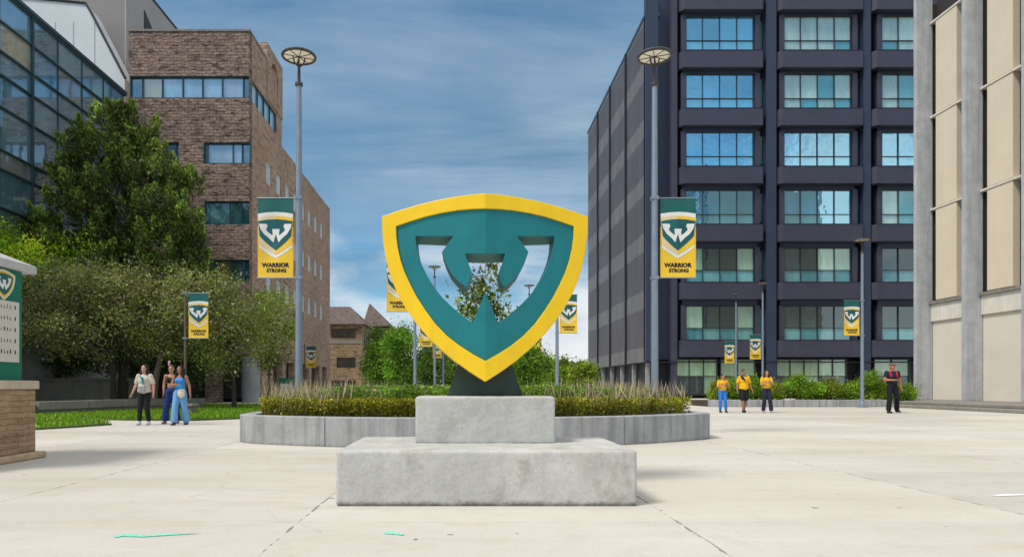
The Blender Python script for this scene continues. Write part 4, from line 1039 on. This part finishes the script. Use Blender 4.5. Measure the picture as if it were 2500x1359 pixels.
# tall evergreen: many upright tufts
def evergreen():
    t = thing('evergreen_tree', 'tall dense dark evergreen in front of the glass and stone buildings', 'tree', (X_(300, 33), 33, 0))
    Y = 33; cx = X_(300, Y); rg = np.random.default_rng(5); P = []; K = []; D = []
    lob = [(276, 290, 60), (230, 350, 65), (340, 350, 75), (255, 410, 95), (370, 420, 85), (180, 400, 55), (420, 480, 65), (300, 470, 130), (170, 480, 75), (440, 560, 75), (220, 560, 130), (360, 570, 140), (130, 570, 70), (400, 650, 110), (250, 660, 150), (130, 650, 90), (350, 730, 130), (210, 740, 120), (275, 250 + 75, 45), (395, 365, 40), (460, 610, 40), (478, 640, 35), (108, 500, 28), (150, 375, 30), (200, 300, 30), (345, 275, 34), (425, 385, 36), (470, 505, 36), (90, 560, 26), (276, 235, 26), (310, 255, 24)]
    for (px, py, r) in lob:
        c_ = np.array([X_(px, Y), Y + rg.uniform(-1.2, 1.2), PZ(py + 62, Y)]); rm = r / F * Y * .88
        for k_ in range(int(7 + 17 * (rm / 2.0) ** 2)):
            v = rg.normal(size=3); v /= np.linalg.norm(v); v[1] = v[1] * 1.1 - .15
            p = c_ + v * rm * (.55 + .5 * rg.random()); m_ = int(250 * (.6 + .8 * rg.random()))
            ax = np.array([v[0] * .55, v[1] * .55, .9]); ax /= np.linalg.norm(ax)
            tt = rg.random(m_) ** .8; ln = .55 + .75 * rg.random()
            q = p + ax[None, :] * (tt * ln)[:, None] + rg.normal(size=(m_, 3)) * (.26 * (1.1 - tt))[:, None]
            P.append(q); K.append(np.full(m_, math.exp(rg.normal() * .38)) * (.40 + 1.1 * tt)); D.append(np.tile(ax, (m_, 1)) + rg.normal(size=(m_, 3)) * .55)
    P = np.concatenate(P); K = np.concatenate(K); D = np.concatenate(D)
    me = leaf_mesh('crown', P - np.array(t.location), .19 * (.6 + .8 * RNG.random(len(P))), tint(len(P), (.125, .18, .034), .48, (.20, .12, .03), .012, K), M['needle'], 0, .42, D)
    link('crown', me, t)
    mb = MB().tube([(cx, Y, 0), (cx + .1, Y, 4), (cx - .1, Y, 8), (cx - .3, Y, 11.2)], [.28, .22, .15, .05])
    for i in range(12):
        a = i * 2.4; zb = 3.5 + i * .7; L = 3.2 * (1 - i / 16); mb.tube([(cx, Y, zb), (cx + math.cos(a) * L * .5, Y + math.sin(a) * L * .4, zb + .5), (cx + math.cos(a) * L, Y + math.sin(a) * L * .7, zb + 1.3)], [.07, .05, .02], 6)
    obj('trunk', mb, M['bark_dark'], t, 60)
evergreen()
Y = 30.5
tree('leafy_tree', 'bright green leafy tree at the left edge behind the directory sign', (X_(40, Y), Y, 0), [(X_(40, Y), Y, 0), (X_(45, Y), Y, 2), (X_(50, Y), Y, 5)], .16, (X_(45, Y), Y, 6.2), (2.5, 2.0, 2.5), (.33, .50, .035), 90, 280, .8, .13, 3)
CB = 'blossom speckled crab apple trees by the lawn'
Y = 28
tree('crab_apple_tree', 'wide pale blossom speckled tree right beside the directory sign', (X_(275, Y), Y, 0), [(X_(278, Y), Y, 0), (X_(276, Y), Y, 1.5), (X_(262, Y), Y, 3)], .15, (X_(200, Y), Y, 4.25), (3.3, 2.0, 2.05), (.21, .225, .065), 130, 230, .66, .115, 8, (.42, .39, .29), .15, bark='bark_dark', group=CB, nl=14)
Y = 27.6
tree('crab_apple_tree', 'pale blossom speckled tree whose trunk stands between the two groups of women', (X_(385, Y), Y, 0), [(X_(372, Y), Y, 0), (X_(380, Y), Y, 1.4), (X_(388, Y), Y + .2, 2.4), (X_(400, Y), Y + .3, 3.6)], .17, (X_(375, Y), Y + .8, 4.35), (2.7, 1.8, 1.95), (.205, .225, .06), 105, 230, .66, .115, 9, (.42, .39, .29), .15, group=CB, nl=14)
Y = 28.4
tree('crab_apple_tree', 'dark trunked tree with leaning stem between the woman in blue and the stone building', (X_(572, Y), Y, 0), [(X_(572, Y), Y, 0), (X_(570, Y), Y, 1.2), (X_(560, Y), Y, 2.2), (X_(575, Y), Y, 3.6)], .11, (X_(560, Y), Y, 3.75), (2.35, 1.4, 1.9), (.17, .205, .045), 80, 200, .62, .115, 10, (.40, .38, .28), .09, bark='bark_dark', nl=14, group=CB)
mbx = [o for o in COL.objects if o.name.startswith('trunk')][-1]
Y = 33
tree('leafy_tree', 'small green tree left of the left lamp pole, beside the white poster', (X_(655, Y), Y, 0), [(X_(655, Y), Y, 0), (X_(657, Y), Y, 1.5), (X_(660, Y), Y, 3.5)], .09, (X_(655, Y), Y, 3.9), (1.25, 1.1, 2.1), (.14, .20, .03), 50, 210, .6, .11, 12, nl=10)
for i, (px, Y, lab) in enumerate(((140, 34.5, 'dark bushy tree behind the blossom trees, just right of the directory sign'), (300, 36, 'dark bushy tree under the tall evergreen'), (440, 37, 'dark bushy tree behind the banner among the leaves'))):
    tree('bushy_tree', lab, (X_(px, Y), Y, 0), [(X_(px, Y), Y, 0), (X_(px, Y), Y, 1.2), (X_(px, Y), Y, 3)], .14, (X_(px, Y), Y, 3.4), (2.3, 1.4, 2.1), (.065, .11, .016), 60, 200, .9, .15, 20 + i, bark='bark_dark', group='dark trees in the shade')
# trees beyond the planter
MT = 'green trees beyond the planter'
for i, (px, Y, top, hw_, lab, c_) in enumerate((
    (928, 46, 800, 42, 'round dark green tree in front of the tiled roof building', (.11, .22, .025)),
    (985, 40, 775, 50, 'taller mid green tree between the tiled roof building and the shield', (.13, .26, .025)),
    (1050, 62, 830, 45, 'dull green tree low behind the left edge of the shield', (.11, .19, .03)),
    (1110, 75, 850, 40, 'small far tree just left of the sculpture stand', (.12, .20, .035)),
    (1290, 32, 830, 50, 'bushy dark tree just right of the sculpture stand', (.11, .21, .02)),
    (1375, 44, 872, 40, 'low broad tree under the blue roof between lamp pole and dark office', (.16, .25, .025)),
    (1425, 40, 885, 34, 'low yellow green tree at the foot of the dark office corner', (.18, .25, .025)),
    (1330, 50, 868, 42, 'low tree just left of the lamp pole right of the shield', (.14, .23, .025)))):
    zt = PZ(top, Y); r = hw_ / F * Y
    tree('leafy_tree', lab, (X_(px, Y), Y, 0), [(X_(px, Y), Y, 0), (X_(px, Y), Y, zt * .4), (X_(px, Y), Y, zt * .75)], .08, (X_(px, Y), Y, zt * .52), (r * .85, r * .8, zt * .46), c_, 60, 240, r * .5, .05 + .0022 * Y, 40 + i, group=MT)
Y = 16.6
tree('young_tree', 'slim sparse young tree seen through the cut out W of the shield', (X_(1180, Y), Y, .42), [(X_(1180, Y), Y, .4), (X_(1182, Y), Y, 2), (X_(1178, Y), Y, 3.9)], .035, (X_(1183, Y), Y, 3.15), (.78, .55, 1.05), (.12, .17, .03), 52, 46, .36, .12, 60, (.60, .58, .5), .10, nl=26, limb=.3, shell=.2)

# shrubs along the dark office, on a low planter wall
pw = thing('kerb_wall', 'low pale stone planter wall below the shrubs behind the walking people', 'wall', (20, 33.6, 0))
for i in range(5):
    a, e = PX(1735, 33.4) + i * 1.86, PX(1735, 33.4) + (i + 1) * 1.86 - .02
    bevel(obj('wall_segment', MB().box(a, e, 33.4, 33.8, 0, .36), M['planter_c'], pw), .015)
obj('soil', MB().box(PX(1735, 33.4), PX(1735, 33.4) + 9.28, 33.801, 36.5, 0, .30), M['soil'], pw)
SHR = 'green shrubs along the dark office front'
labs = ['small round shrub left of the person in blue jeans', 'shrub just behind the person in blue jeans', 'tall thin shrub between the first two people in yellow', 'shrub behind the person in navy trousers', 'tallest cone shaped shrub right of the people in yellow', 'broad low shrub right of the cone shaped one', 'rounded shrub in the middle of the row', 'shrub just left of the lamp foot', 'tall bushy shrub right behind the lamp foot', 'broad shrub between the lamp foot and the walking man', 'low shrub behind the walking man', 'last low shrub beside the beige building']
for i, (px, top, hw_) in enumerate(((1752, 935, 24), (1790, 925, 26), (1836, 922, 20), (1885, 935, 28), (1945, 908, 34), (1990, 932, 30), (2030, 925, 26), (2070, 938, 26), (2125, 908, 30), (2160, 930, 28), (2190, 942, 22), (2215, 945, 22))):
    Y = 34.8; zt = PZ(top, Y); r = hw_ / F * Y
    t = thing('shrub', labs[i], 'shrub', (X_(px, Y), Y, .3), SHR)
    P, K, C_ = crown_points((X_(px, Y), Y, .3 + (zt - .3) * .48), (r * .95, .6, (zt - .3) * .5), 34, 170, .32, .4, .9, 80 + i, .45)
    me = leaf_mesh('foliage', P - np.array(t.location), .085 * (.6 + .8 * RNG.random(len(P))), tint(len(P), (.17, .29, .022) if i % 3 else (.22, .29, .022), .3, (.45, .48, .3), .02, K), M['leaf'], .4, .55)
    link('foliage', me, t)
    mb = MB()
    for a in range(5): mb.tube([(X_(px, Y), Y, .3), (X_(px, Y) + math.cos(a * 1.3) * r * .3, Y + math.sin(a * 1.3) * .2, .3 + (zt - .3) * .5)], [.02, .008], 5)
    obj('stem', mb, M['bark_dark'], t)

# ------------------------------------------------------------------ plaza markings and litter
def mark(name, label, pts, mat):
    mb = MB(); mb.prism([gp_(*p) for p in pts], .004, .006); c_ = gp_(*pts[0])
    return tag(obj(name, mb, mat, loc=(c_[0], c_[1], 0)), label, 'paint mark')
mark('paint_mark', 'long bright green paint streak on the concrete at lower left', [(278, 1309), (300, 1304), (335, 1305), (352, 1307), (420, 1303), (490, 1302), (420, 1306), (350, 1311), (300, 1309), (282, 1312)], M['chalk'])
mark('paint_mark', 'short green paint dab on the concrete before the concrete base', [(937, 1300), (952, 1297), (986, 1304), (984, 1307), (962, 1304), (940, 1303)], M['chalk'])
mark('paint_mark', 'white paint mark on the concrete at the right edge', [(2418, 1209), (2450, 1206), (2499, 1206), (2499, 1209), (2440, 1211)], M['whitemark'])

# ------------------------------------------------------------------ people
def remeshed(mb, name, voxel, mats, smooth_it=4, colfn=None):
    me = mb.mesh('tmp', [], (0, 0, 0)); o = bpy.data.objects.new('tmp', me); COL.objects.link(o)
    r = o.modifiers.new('r', 'REMESH'); r.mode = 'VOXEL'; r.voxel_size = voxel; r.use_smooth_shade = True
    s_ = o.modifiers.new('s', 'SMOOTH'); s_.factor = .5; s_.iterations = smooth_it
    dg = bpy.context.evaluated_depsgraph_get(); dg.update()
    out = bpy.data.meshes.new_from_object(o.evaluated_get(dg)); out.name = name
    bpy.data.objects.remove(o); bpy.data.meshes.remove(me)
    out.materials.clear()
    for m in mats: out.materials.append(m)
    if colfn:
        ci = [colfn(p.center) for p in out.polygons]; out.polygons.foreach_set('material_index', ci)
    out.shade_smooth(); out.update(); return out
MC = {}
def cmat(c, rough=.8, var=.12):
    key = (round(c[0], 3), round(c[1], 3), round(c[2], 3))
    if key not in MC: MC[key] = plain('cloth_or_skin_%d' % len(MC), c, rough, 0, var, 14, spec=.3)
    return MC[key]
def V3(*a): return Vector(a)
def hand(mb, w_, d, s_, curl=.35, sc=1.0):
    """palm and five fingers from wrist w_ along d; s_ = sideways towards the thumb"""
    d = d.normalized(); s_ = (s_ - d * s_.dot(d)).normalized(); nrm = d.cross(s_).normalized()
    palm = w_ + d * .045 * sc; rot = Matrix((s_, nrm, d)).transposed()
    mb.ell(palm, (.040 * sc, .016 * sc, .050 * sc), 12, 8, rot); mb.cap(w_ - d * .01, w_ + d * .03, .022 * sc, .025 * sc, 10)
    for i, (off, ln) in enumerate(((.031, .068), (.011, .077), (-.010, .071), (-.030, .055))):
        a = palm + d * .030 * sc + s_ * off * sc; b_ = a + (d + nrm * curl * .5 + s_ * off * 2.5) * ln * .55 * sc; e = b_ + (d * .8 + nrm * curl) * ln * .5 * sc
        mb.cap(a, b_, .0090 * sc, .0085 * sc, 8); mb.cap(b_, e, .0085 * sc, .0075 * sc, 8)
    a = palm - d * .022 * sc + s_ * .030 * sc; b_ = a + (s_ * .8 + d * .7) * .032 * sc; e = b_ + (d + s_ * .25 + nrm * curl * .6) * .030 * sc
    mb.cap(a, b_, .0115 * sc, .0100 * sc, 8); mb.cap(b_, e, .0100 * sc, .0085 * sc, 8)
def person(label, loc, h, skin, arms, legs, top, topc, bottom, botc, shoec, hairc, hair='short', yaw=0, fem=True, extra=None, group=None, headturn=0.0, lean=0.0):
    """local figure 1.70 m tall, facing -Y; arms/legs: per side (-1, +1) joint positions"""
    t = thing('person', label, 'person', loc, group); k = h / 1.70; t.rotation_euler.z = yaw; t.scale = (k, k, k)
    sw_, hw_ = (.165, .085) if fem else (.195, .085)
    pel = V3(0, 0, .93); ch = V3(lean * .5, 0, 1.26); nk = V3(lean, .01, 1.45); hd = V3(lean, -.02, 1.585)
    mb = MB()
    mb.ell((0, 0, .95), (.155 if fem else .15, .105, .12)); mb.ell((lean * .3, 0, 1.10), (.122 if fem else .14, .09, .14)); mb.ell(ch, (.15 if fem else .175, .10, .17)); mb.ell((lean * .9, 0, 1.38), (.15 if fem else .18, .07, .06))
    if fem: mb.ell((ch.x - .06, -.075, 1.27), (.06, .05, .06)); mb.ell((ch.x + .06, -.075, 1.27), (.06, .05, .06))
    mb.cap(nk - V3(0, 0, .06), hd - V3(0, -.01, .06), .052, .048)
    hr = Matrix.Rotation(headturn, 3, 'Z')
    def H(x_, y_, z_): return hd + hr @ V3(x_, y_, z_)
    mb.ell(hd + V3(0, .008, .018), (.074, .092, .098), 18, 12, hr); mb.ell(H(0, -.025, -.05), (.055, .060, .062), 14, 9, hr)      # cranium, jaw
    mb.cap(H(0, -.085, .012), H(0, -.105, -.022), .010, .015, 8); mb.ell(H(0, -.078, -.058), (.024, .012, .009)); mb.ell(H(0, -.074, -.092), (.02, .014, .014))
    for sx in (-1, 1): mb.ell(H(sx * .075, .01, -.005), (.010, .018, .030), 8, 6, hr); mb.ell(H(sx * .03, -.079, .012), (.016, .010, .010), 8, 6, hr)
    J = {}
    for sx, (el, wr) in zip((-1, 1), arms):
        shd = V3(lean + sx * sw_, 0, 1.385); el = V3(*el); wr = V3(*wr)
        mb.cap(shd, el, .052 if fem else .060, .040 if fem else .045); mb.cap(el, el.lerp(wr, .35), .040, .043 if not fem else .038); mb.cap(el.lerp(wr, .35), wr, .040 if not fem else .036, .025)
        d = wr - el; hand(mb, wr, d, V3(0, -1, .2) if abs(d.normalized().y) < .8 else V3(-sx, 0, .6)); J[('a', sx)] = (shd, el, wr)
    for sx, (kn, an) in zip((-1, 1), legs):
        hp_ = V3(sx * hw_, 0, .90); kn = V3(*kn); an = V3(*an)
        mb.cap(hp_, kn, .085, .056); mb.cap(kn, kn.lerp(an, .35), .055, .056); mb.cap(kn.lerp(an, .35), an, .055, .036)
        J[('l', sx)] = (hp_, kn, an)
    eye = [H(sx * .030, -.088, .012) for sx in (-1, 1)]; mouth = H(0, -.090, -.058); brow = [H(sx * .03, -.088, .034) for sx in (-1, 1)]
    def colfn(c_):
        if c_.z < 1.45: return 0
        for e in eye:
            if abs(c_.x - e.x) < .015 and abs(c_.z - e.z) < .007 and c_.y < hd.y - .04: return 1
        for e in brow:
            if abs(c_.x - e.x) < .020 and abs(c_.z - e.z) < .005 and c_.y < hd.y - .04: return 1
        if abs(c_.x - mouth.x) < .024 and abs(c_.z - mouth.z) < .008 and c_.y < hd.y - .05: return 2
        return 0
    link('body', remeshed(mb, 'body', .0075, [cmat(skin, .55, .06), cmat((.02, .014, .01)), cmat((skin[0] * .75, skin[1] * .45, skin[2] * .45), .5)], 3, colfn), t)
    # shoes
    for sx in (-1, 1):
        sb_ = MB(); hp_, kn, an = J[('l', sx)]; toe = V3(0, -1, 0)
        if an.z > .12: toe = V3(0, -.85, -.5).normalized()
        sb_.cap(an + V3(0, .03, -.045), an + toe * .15 + V3(0, 0, -.05), .043, .036); sb_.cap(an + V3(0, 0, .0), an + V3(0, .01, -.05), .046, .046)
        sm_ = remeshed(sb_, 'shoe', .012, [cmat(shoec, .6)], 3)
        if an.z < .12:
            for v in sm_.vertices: v.co.z = max(v.co.z, .002)
        link('shoe', sm_, t)
    # trousers / shorts
    tb = MB(); tb.ell((0, 0, .955), (.172 if fem else .165, .122, .115)); tb.cap((0, 0, .99), (0, 0, 1.02), .11, .105) if 0 else tb.ell((0, 0, 1.01), (.14 if fem else .15, .105, .05))
    fl_ = {'slim': (.098, .074, .060), 'wide': (.108, .088, .100), 'straight': (.105, .080, .078), 'shorts': (.112, .100, 0)}[bottom]
    for sx in (-1, 1):
        hp_, kn, an = J[('l', sx)]
        if bottom == 'shorts': tb.cap(hp_, hp_.lerp(kn, .88), fl_[0], fl_[1])
        else:
            e = an + V3(0, .01, .0 if bottom != 'slim' else .03); tb.cap(hp_, kn, fl_[0], fl_[1]); tb.cone(kn, e, fl_[1], fl_[2], 14)
    link('trousers' if bottom != 'shorts' else 'shorts', remeshed(tb, 'trousers', .014, [cmat(botc)], 3), t)
    # top
    tb = MB()
    if top == 'tee' or top == 'big_tee':
        b_ = .03 if top == 'big_tee' else .014
        low = .86 if top == 'big_tee' else .93
        tb.ell(ch, (.155 + b_ if fem else .182 + b_, .112 + b_, .165)); tb.ell((lean * .9, 0, 1.375), (.155 + b_ * .4 if fem else .19, .08, .065)); tb.ell((0, 0, 1.06), (.155 + b_, .115 + b_, .17)); tb.ell((0, 0, low + .11), (.165 + b_, .12 + b_, .11))
        for sx in (-1, 1):
            s0, el, wr = J[('a', sx)]; tb.cap(s0, s0.lerp(el, .72 if top == 'big_tee' else .55), .060 + b_ * .2, .060 + b_ * .35)
    else:
        z0 = 1.02 if top == 'tank' else 1.16
        tb.ell(ch, (.158, .116, .13)); tb.ell((ch.x - .06, -.078, 1.27), (.066, .052, .064)); tb.ell((ch.x + .06, -.078, 1.27), (.066, .052, .064))
        if top == 'tank': tb.ell((0, 0, 1.08), (.145, .108, .19))
        for sx in (-1, 1): tb.cap((ch.x + sx * .085, -.06, 1.35), (ch.x + sx * .095, .0, 1.43), .02, .018)
    link('shirt', remeshed(tb, 'shirt', .013, [cmat(topc)], 3), t)
    # hair
    hb2 = MB()
    if hair == 'short': hb2.ell(H(0, .022, .045), (.082, .092, .085), 16, 10, hr)
    elif hair == 'cap': hb2.ell(H(0, .012, .05), (.084, .10, .072), 16, 10, hr); hb2.ell(H(0, -.11, .055), (.06, .06, .01), 12, 6, hr)
    else:
        hb2.ell(H(0, .024, .04), (.088, .094, .09), 16, 10, hr)
        L = .27 if hair == 'long' else .20; r2 = .05 if hair == 'long' else .068
        for sx in (-1, 1): hb2.cap(H(sx * .075, .02, .01), H(sx * .098, -.005, -L), r2 * .75, r2 * .75); hb2.cap(H(sx * .05, .06, .02), H(sx * .055, .075, -L), r2, r2)
    link('hat' if hair == 'cap' else 'hair', remeshed(hb2, 'hair', .010, [cmat(hairc, .6, .3)], 2), t)
    if extra: extra(t, J, H)
    return t
def simple(name, mb, c_, parent, vox=.012):
    return link(name, remeshed(mb, name, vox, [cmat(c_)], 2), parent)
walk = lambda a, b_: ((((-.09, -.04 * a, .50)), (-.09, .10 * a, .085)), ((.09, -.04 * b_ - .03, .50), (.095, -.10 * b_, .085)))
SK1 = (.58, .33, .24); SK2 = (.36, .18, .10); SK3 = (.12, .06, .035); SK4 = (.50, .25, .15)
def ground(px, Y): return (PX(px, Y), Y, 0)
# three women on the left
def ex1(t, J, H):
    m_ = MB().cap((.0, -.15, 1.33), (.03, -.165, 1.16), .030, .024); m_.cap((-.06, -.14, 1.38), (.0, -.16, 1.30), .022, .022); simple('scarf', m_, (.02, .25, .25), t)
    m_ = MB().box(-.09, .09, -.185, -.165, .92, 1.10); o = simple('print', m_, (.30, .31, .30), t)
person('woman in an oversized cream tee and black trousers, leftmost of the three women walking', ground(353, 18.2), 1.67, SK1,
       (((-.25, .02, 1.13), (-.33, -.03, .90)), ((.245, .02, 1.13), (.265, -.02, .90))), (((-.10, -.06, .50), (-.12, -.06, .085)), ((.085, -.04, .50), (.10, .04, .085))),
       'big_tee', (.60, .53, .43), 'slim', (.012, .012, .016), (.62, .64, .70), (.03, .02, .016), 'long', extra=ex1)
def ex2(t, J, H):
    m_ = MB().cap((-.06, -.03, 1.70), (-.05, -.03, 1.80), .028, .035); simple('hair_bow', m_, (.75, .35, .48), t)
person('woman in black crop top and dark wide jeans, half hidden by the woman in blue', ground(419, 18.9), 1.68, SK4,
       (((-.23, .02, 1.13), (-.20, -.06, .90)), ((.22, .0, 1.13), (.24, -.05, .92))), (((-.11, -.09, .50), (-.15, -.10, .085)), ((.09, .03, .50), (.10, .16, .085))),
       'crop', (.012, .014, .02), 'wide', (.012, .035, .16), (.25, .2, .17), (.10, .05, .03), 'short', extra=ex2)
def ex3(t, J, H):
    m_ = MB().ell((.09, -.14, .90), (.11, .05, .13)); m_.ell((.10, -.13, .99), (.10, .06, .05)); simple('waist_bag', m_, (.66, .58, .46), t)
person('woman with dark curly hair in a blue tank top and light blue jeans', ground(440, 18.2), 1.64, SK2,
       (((-.21, -.08, 1.14), (.00, -.20, 1.17)), ((.25, .03, 1.12), (.30, -.03, .88))), (((-.11, -.10, .50), (-.125, -.12, .085)), ((.10, .03, .50), (.13, .14, .085))),
       'tank', (.05, .28, .70), 'wide', (.16, .36, .66), (.10, .08, .07), (.015, .010, .008), 'curly', extra=ex3)
# three people in yellow
YG = 26.5
def exb(t, J, H):
    m_ = MB().box(.06, .20, -.30, -.27, 1.16, 1.36); simple('folder', m_, (.45, .20, .06), t)
person('person in yellow tee and bright blue jeans holding a folder', ground(1764, YG), 1.55, (.50, .22, .14),
       (((-.24, -.05, 1.14), (-.03, -.24, 1.22)), ((.24, -.05, 1.14), (.10, -.24, 1.22))), (((-.10, -.03, .50), (-.10, .0, .085)), ((.10, -.06, .50), (.14, -.04, .085))),
       'tee', (.86, .46, .012), 'slim', (.03, .20, .62), (.02, .02, .02), (.04, .02, .015), 'short', extra=exb, headturn=.4)
def exs(t, J, H):
    m_ = MB().cap((-.09, -.10, 1.40), (-.02, -.16, 1.26), .045, .03); m_.cap((-.10, -.04, 1.43), (-.09, -.11, 1.34), .05, .045); simple('shawl', m_, (.02, .03, .08), t)
person('person in a loose yellow tee and black shorts with bare legs', ground(1816, YG), 1.74, SK2,
       (((-.25, .03, 1.13), (-.27, -.04, .88)), ((.25, .03, 1.13), (.30, -.06, .90))), (((-.10, -.12, .50), (-.08, -.13, .085)), ((.09, .02, .50), (.07, .16, .10))),
       'big_tee', (.86, .46, .012), 'shorts', (.012, .012, .014), (.02, .018, .018), (.015, .012, .01), 'short', extra=exs)
def exn(t, J, H):
    m_ = MB().box(.02, .09, -.265, -.255, 1.20, 1.33); simple('phone', m_, (.55, .55, .58), t)
person('person in yellow tee and navy trousers looking at a phone', ground(1871, YG), 1.70, SK4,
       (((-.23, -.06, 1.13), (-.01, -.22, 1.21)), ((.23, -.06, 1.13), (.06, -.24, 1.22))), (((-.10, -.05, .50), (-.12, .0, .085)), ((.10, -.10, .51), (.15, -.12, .085))),
       'tee', (.86, .46, .012), 'straight', (.02, .022, .045), (.40, .38, .38), (.02, .014, .012), 'long', extra=exn)
# walking man
def exm(t, J, H):
    m_ = MB()
    for sx in (-1, 1): m_.cap((sx * .10, -.115, 1.24), (sx * .12, -.06, 1.41), .03, .032); m_.cap((sx * .12, -.06, 1.41), (sx * .12, .08, 1.40), .032, .03)
    m_.ell((0, .20, 1.24), (.15, .09, .20)); simple('backpack', m_, (.55, .02, .04), t)
person('man in navy tee and black trousers with red backpack straps walking past the shrubs', ground(2178, 26.0), 1.98, (.46, .19, .11),
       (((-.27, -.03, 1.13), (-.02, -.21, 1.12)), ((.26, .03, 1.13), (.29, -.02, .88))), (((-.12, -.06, .50), (-.17, -.08, .085)), ((.15, -.02, .51), (.27, .16, .11))),
       'tee', (.014, .020, .042), 'straight', (.010, .010, .014), (.02, .014, .012), (.14, .10, .09), 'cap', fem=False, extra=exm, headturn=.3)
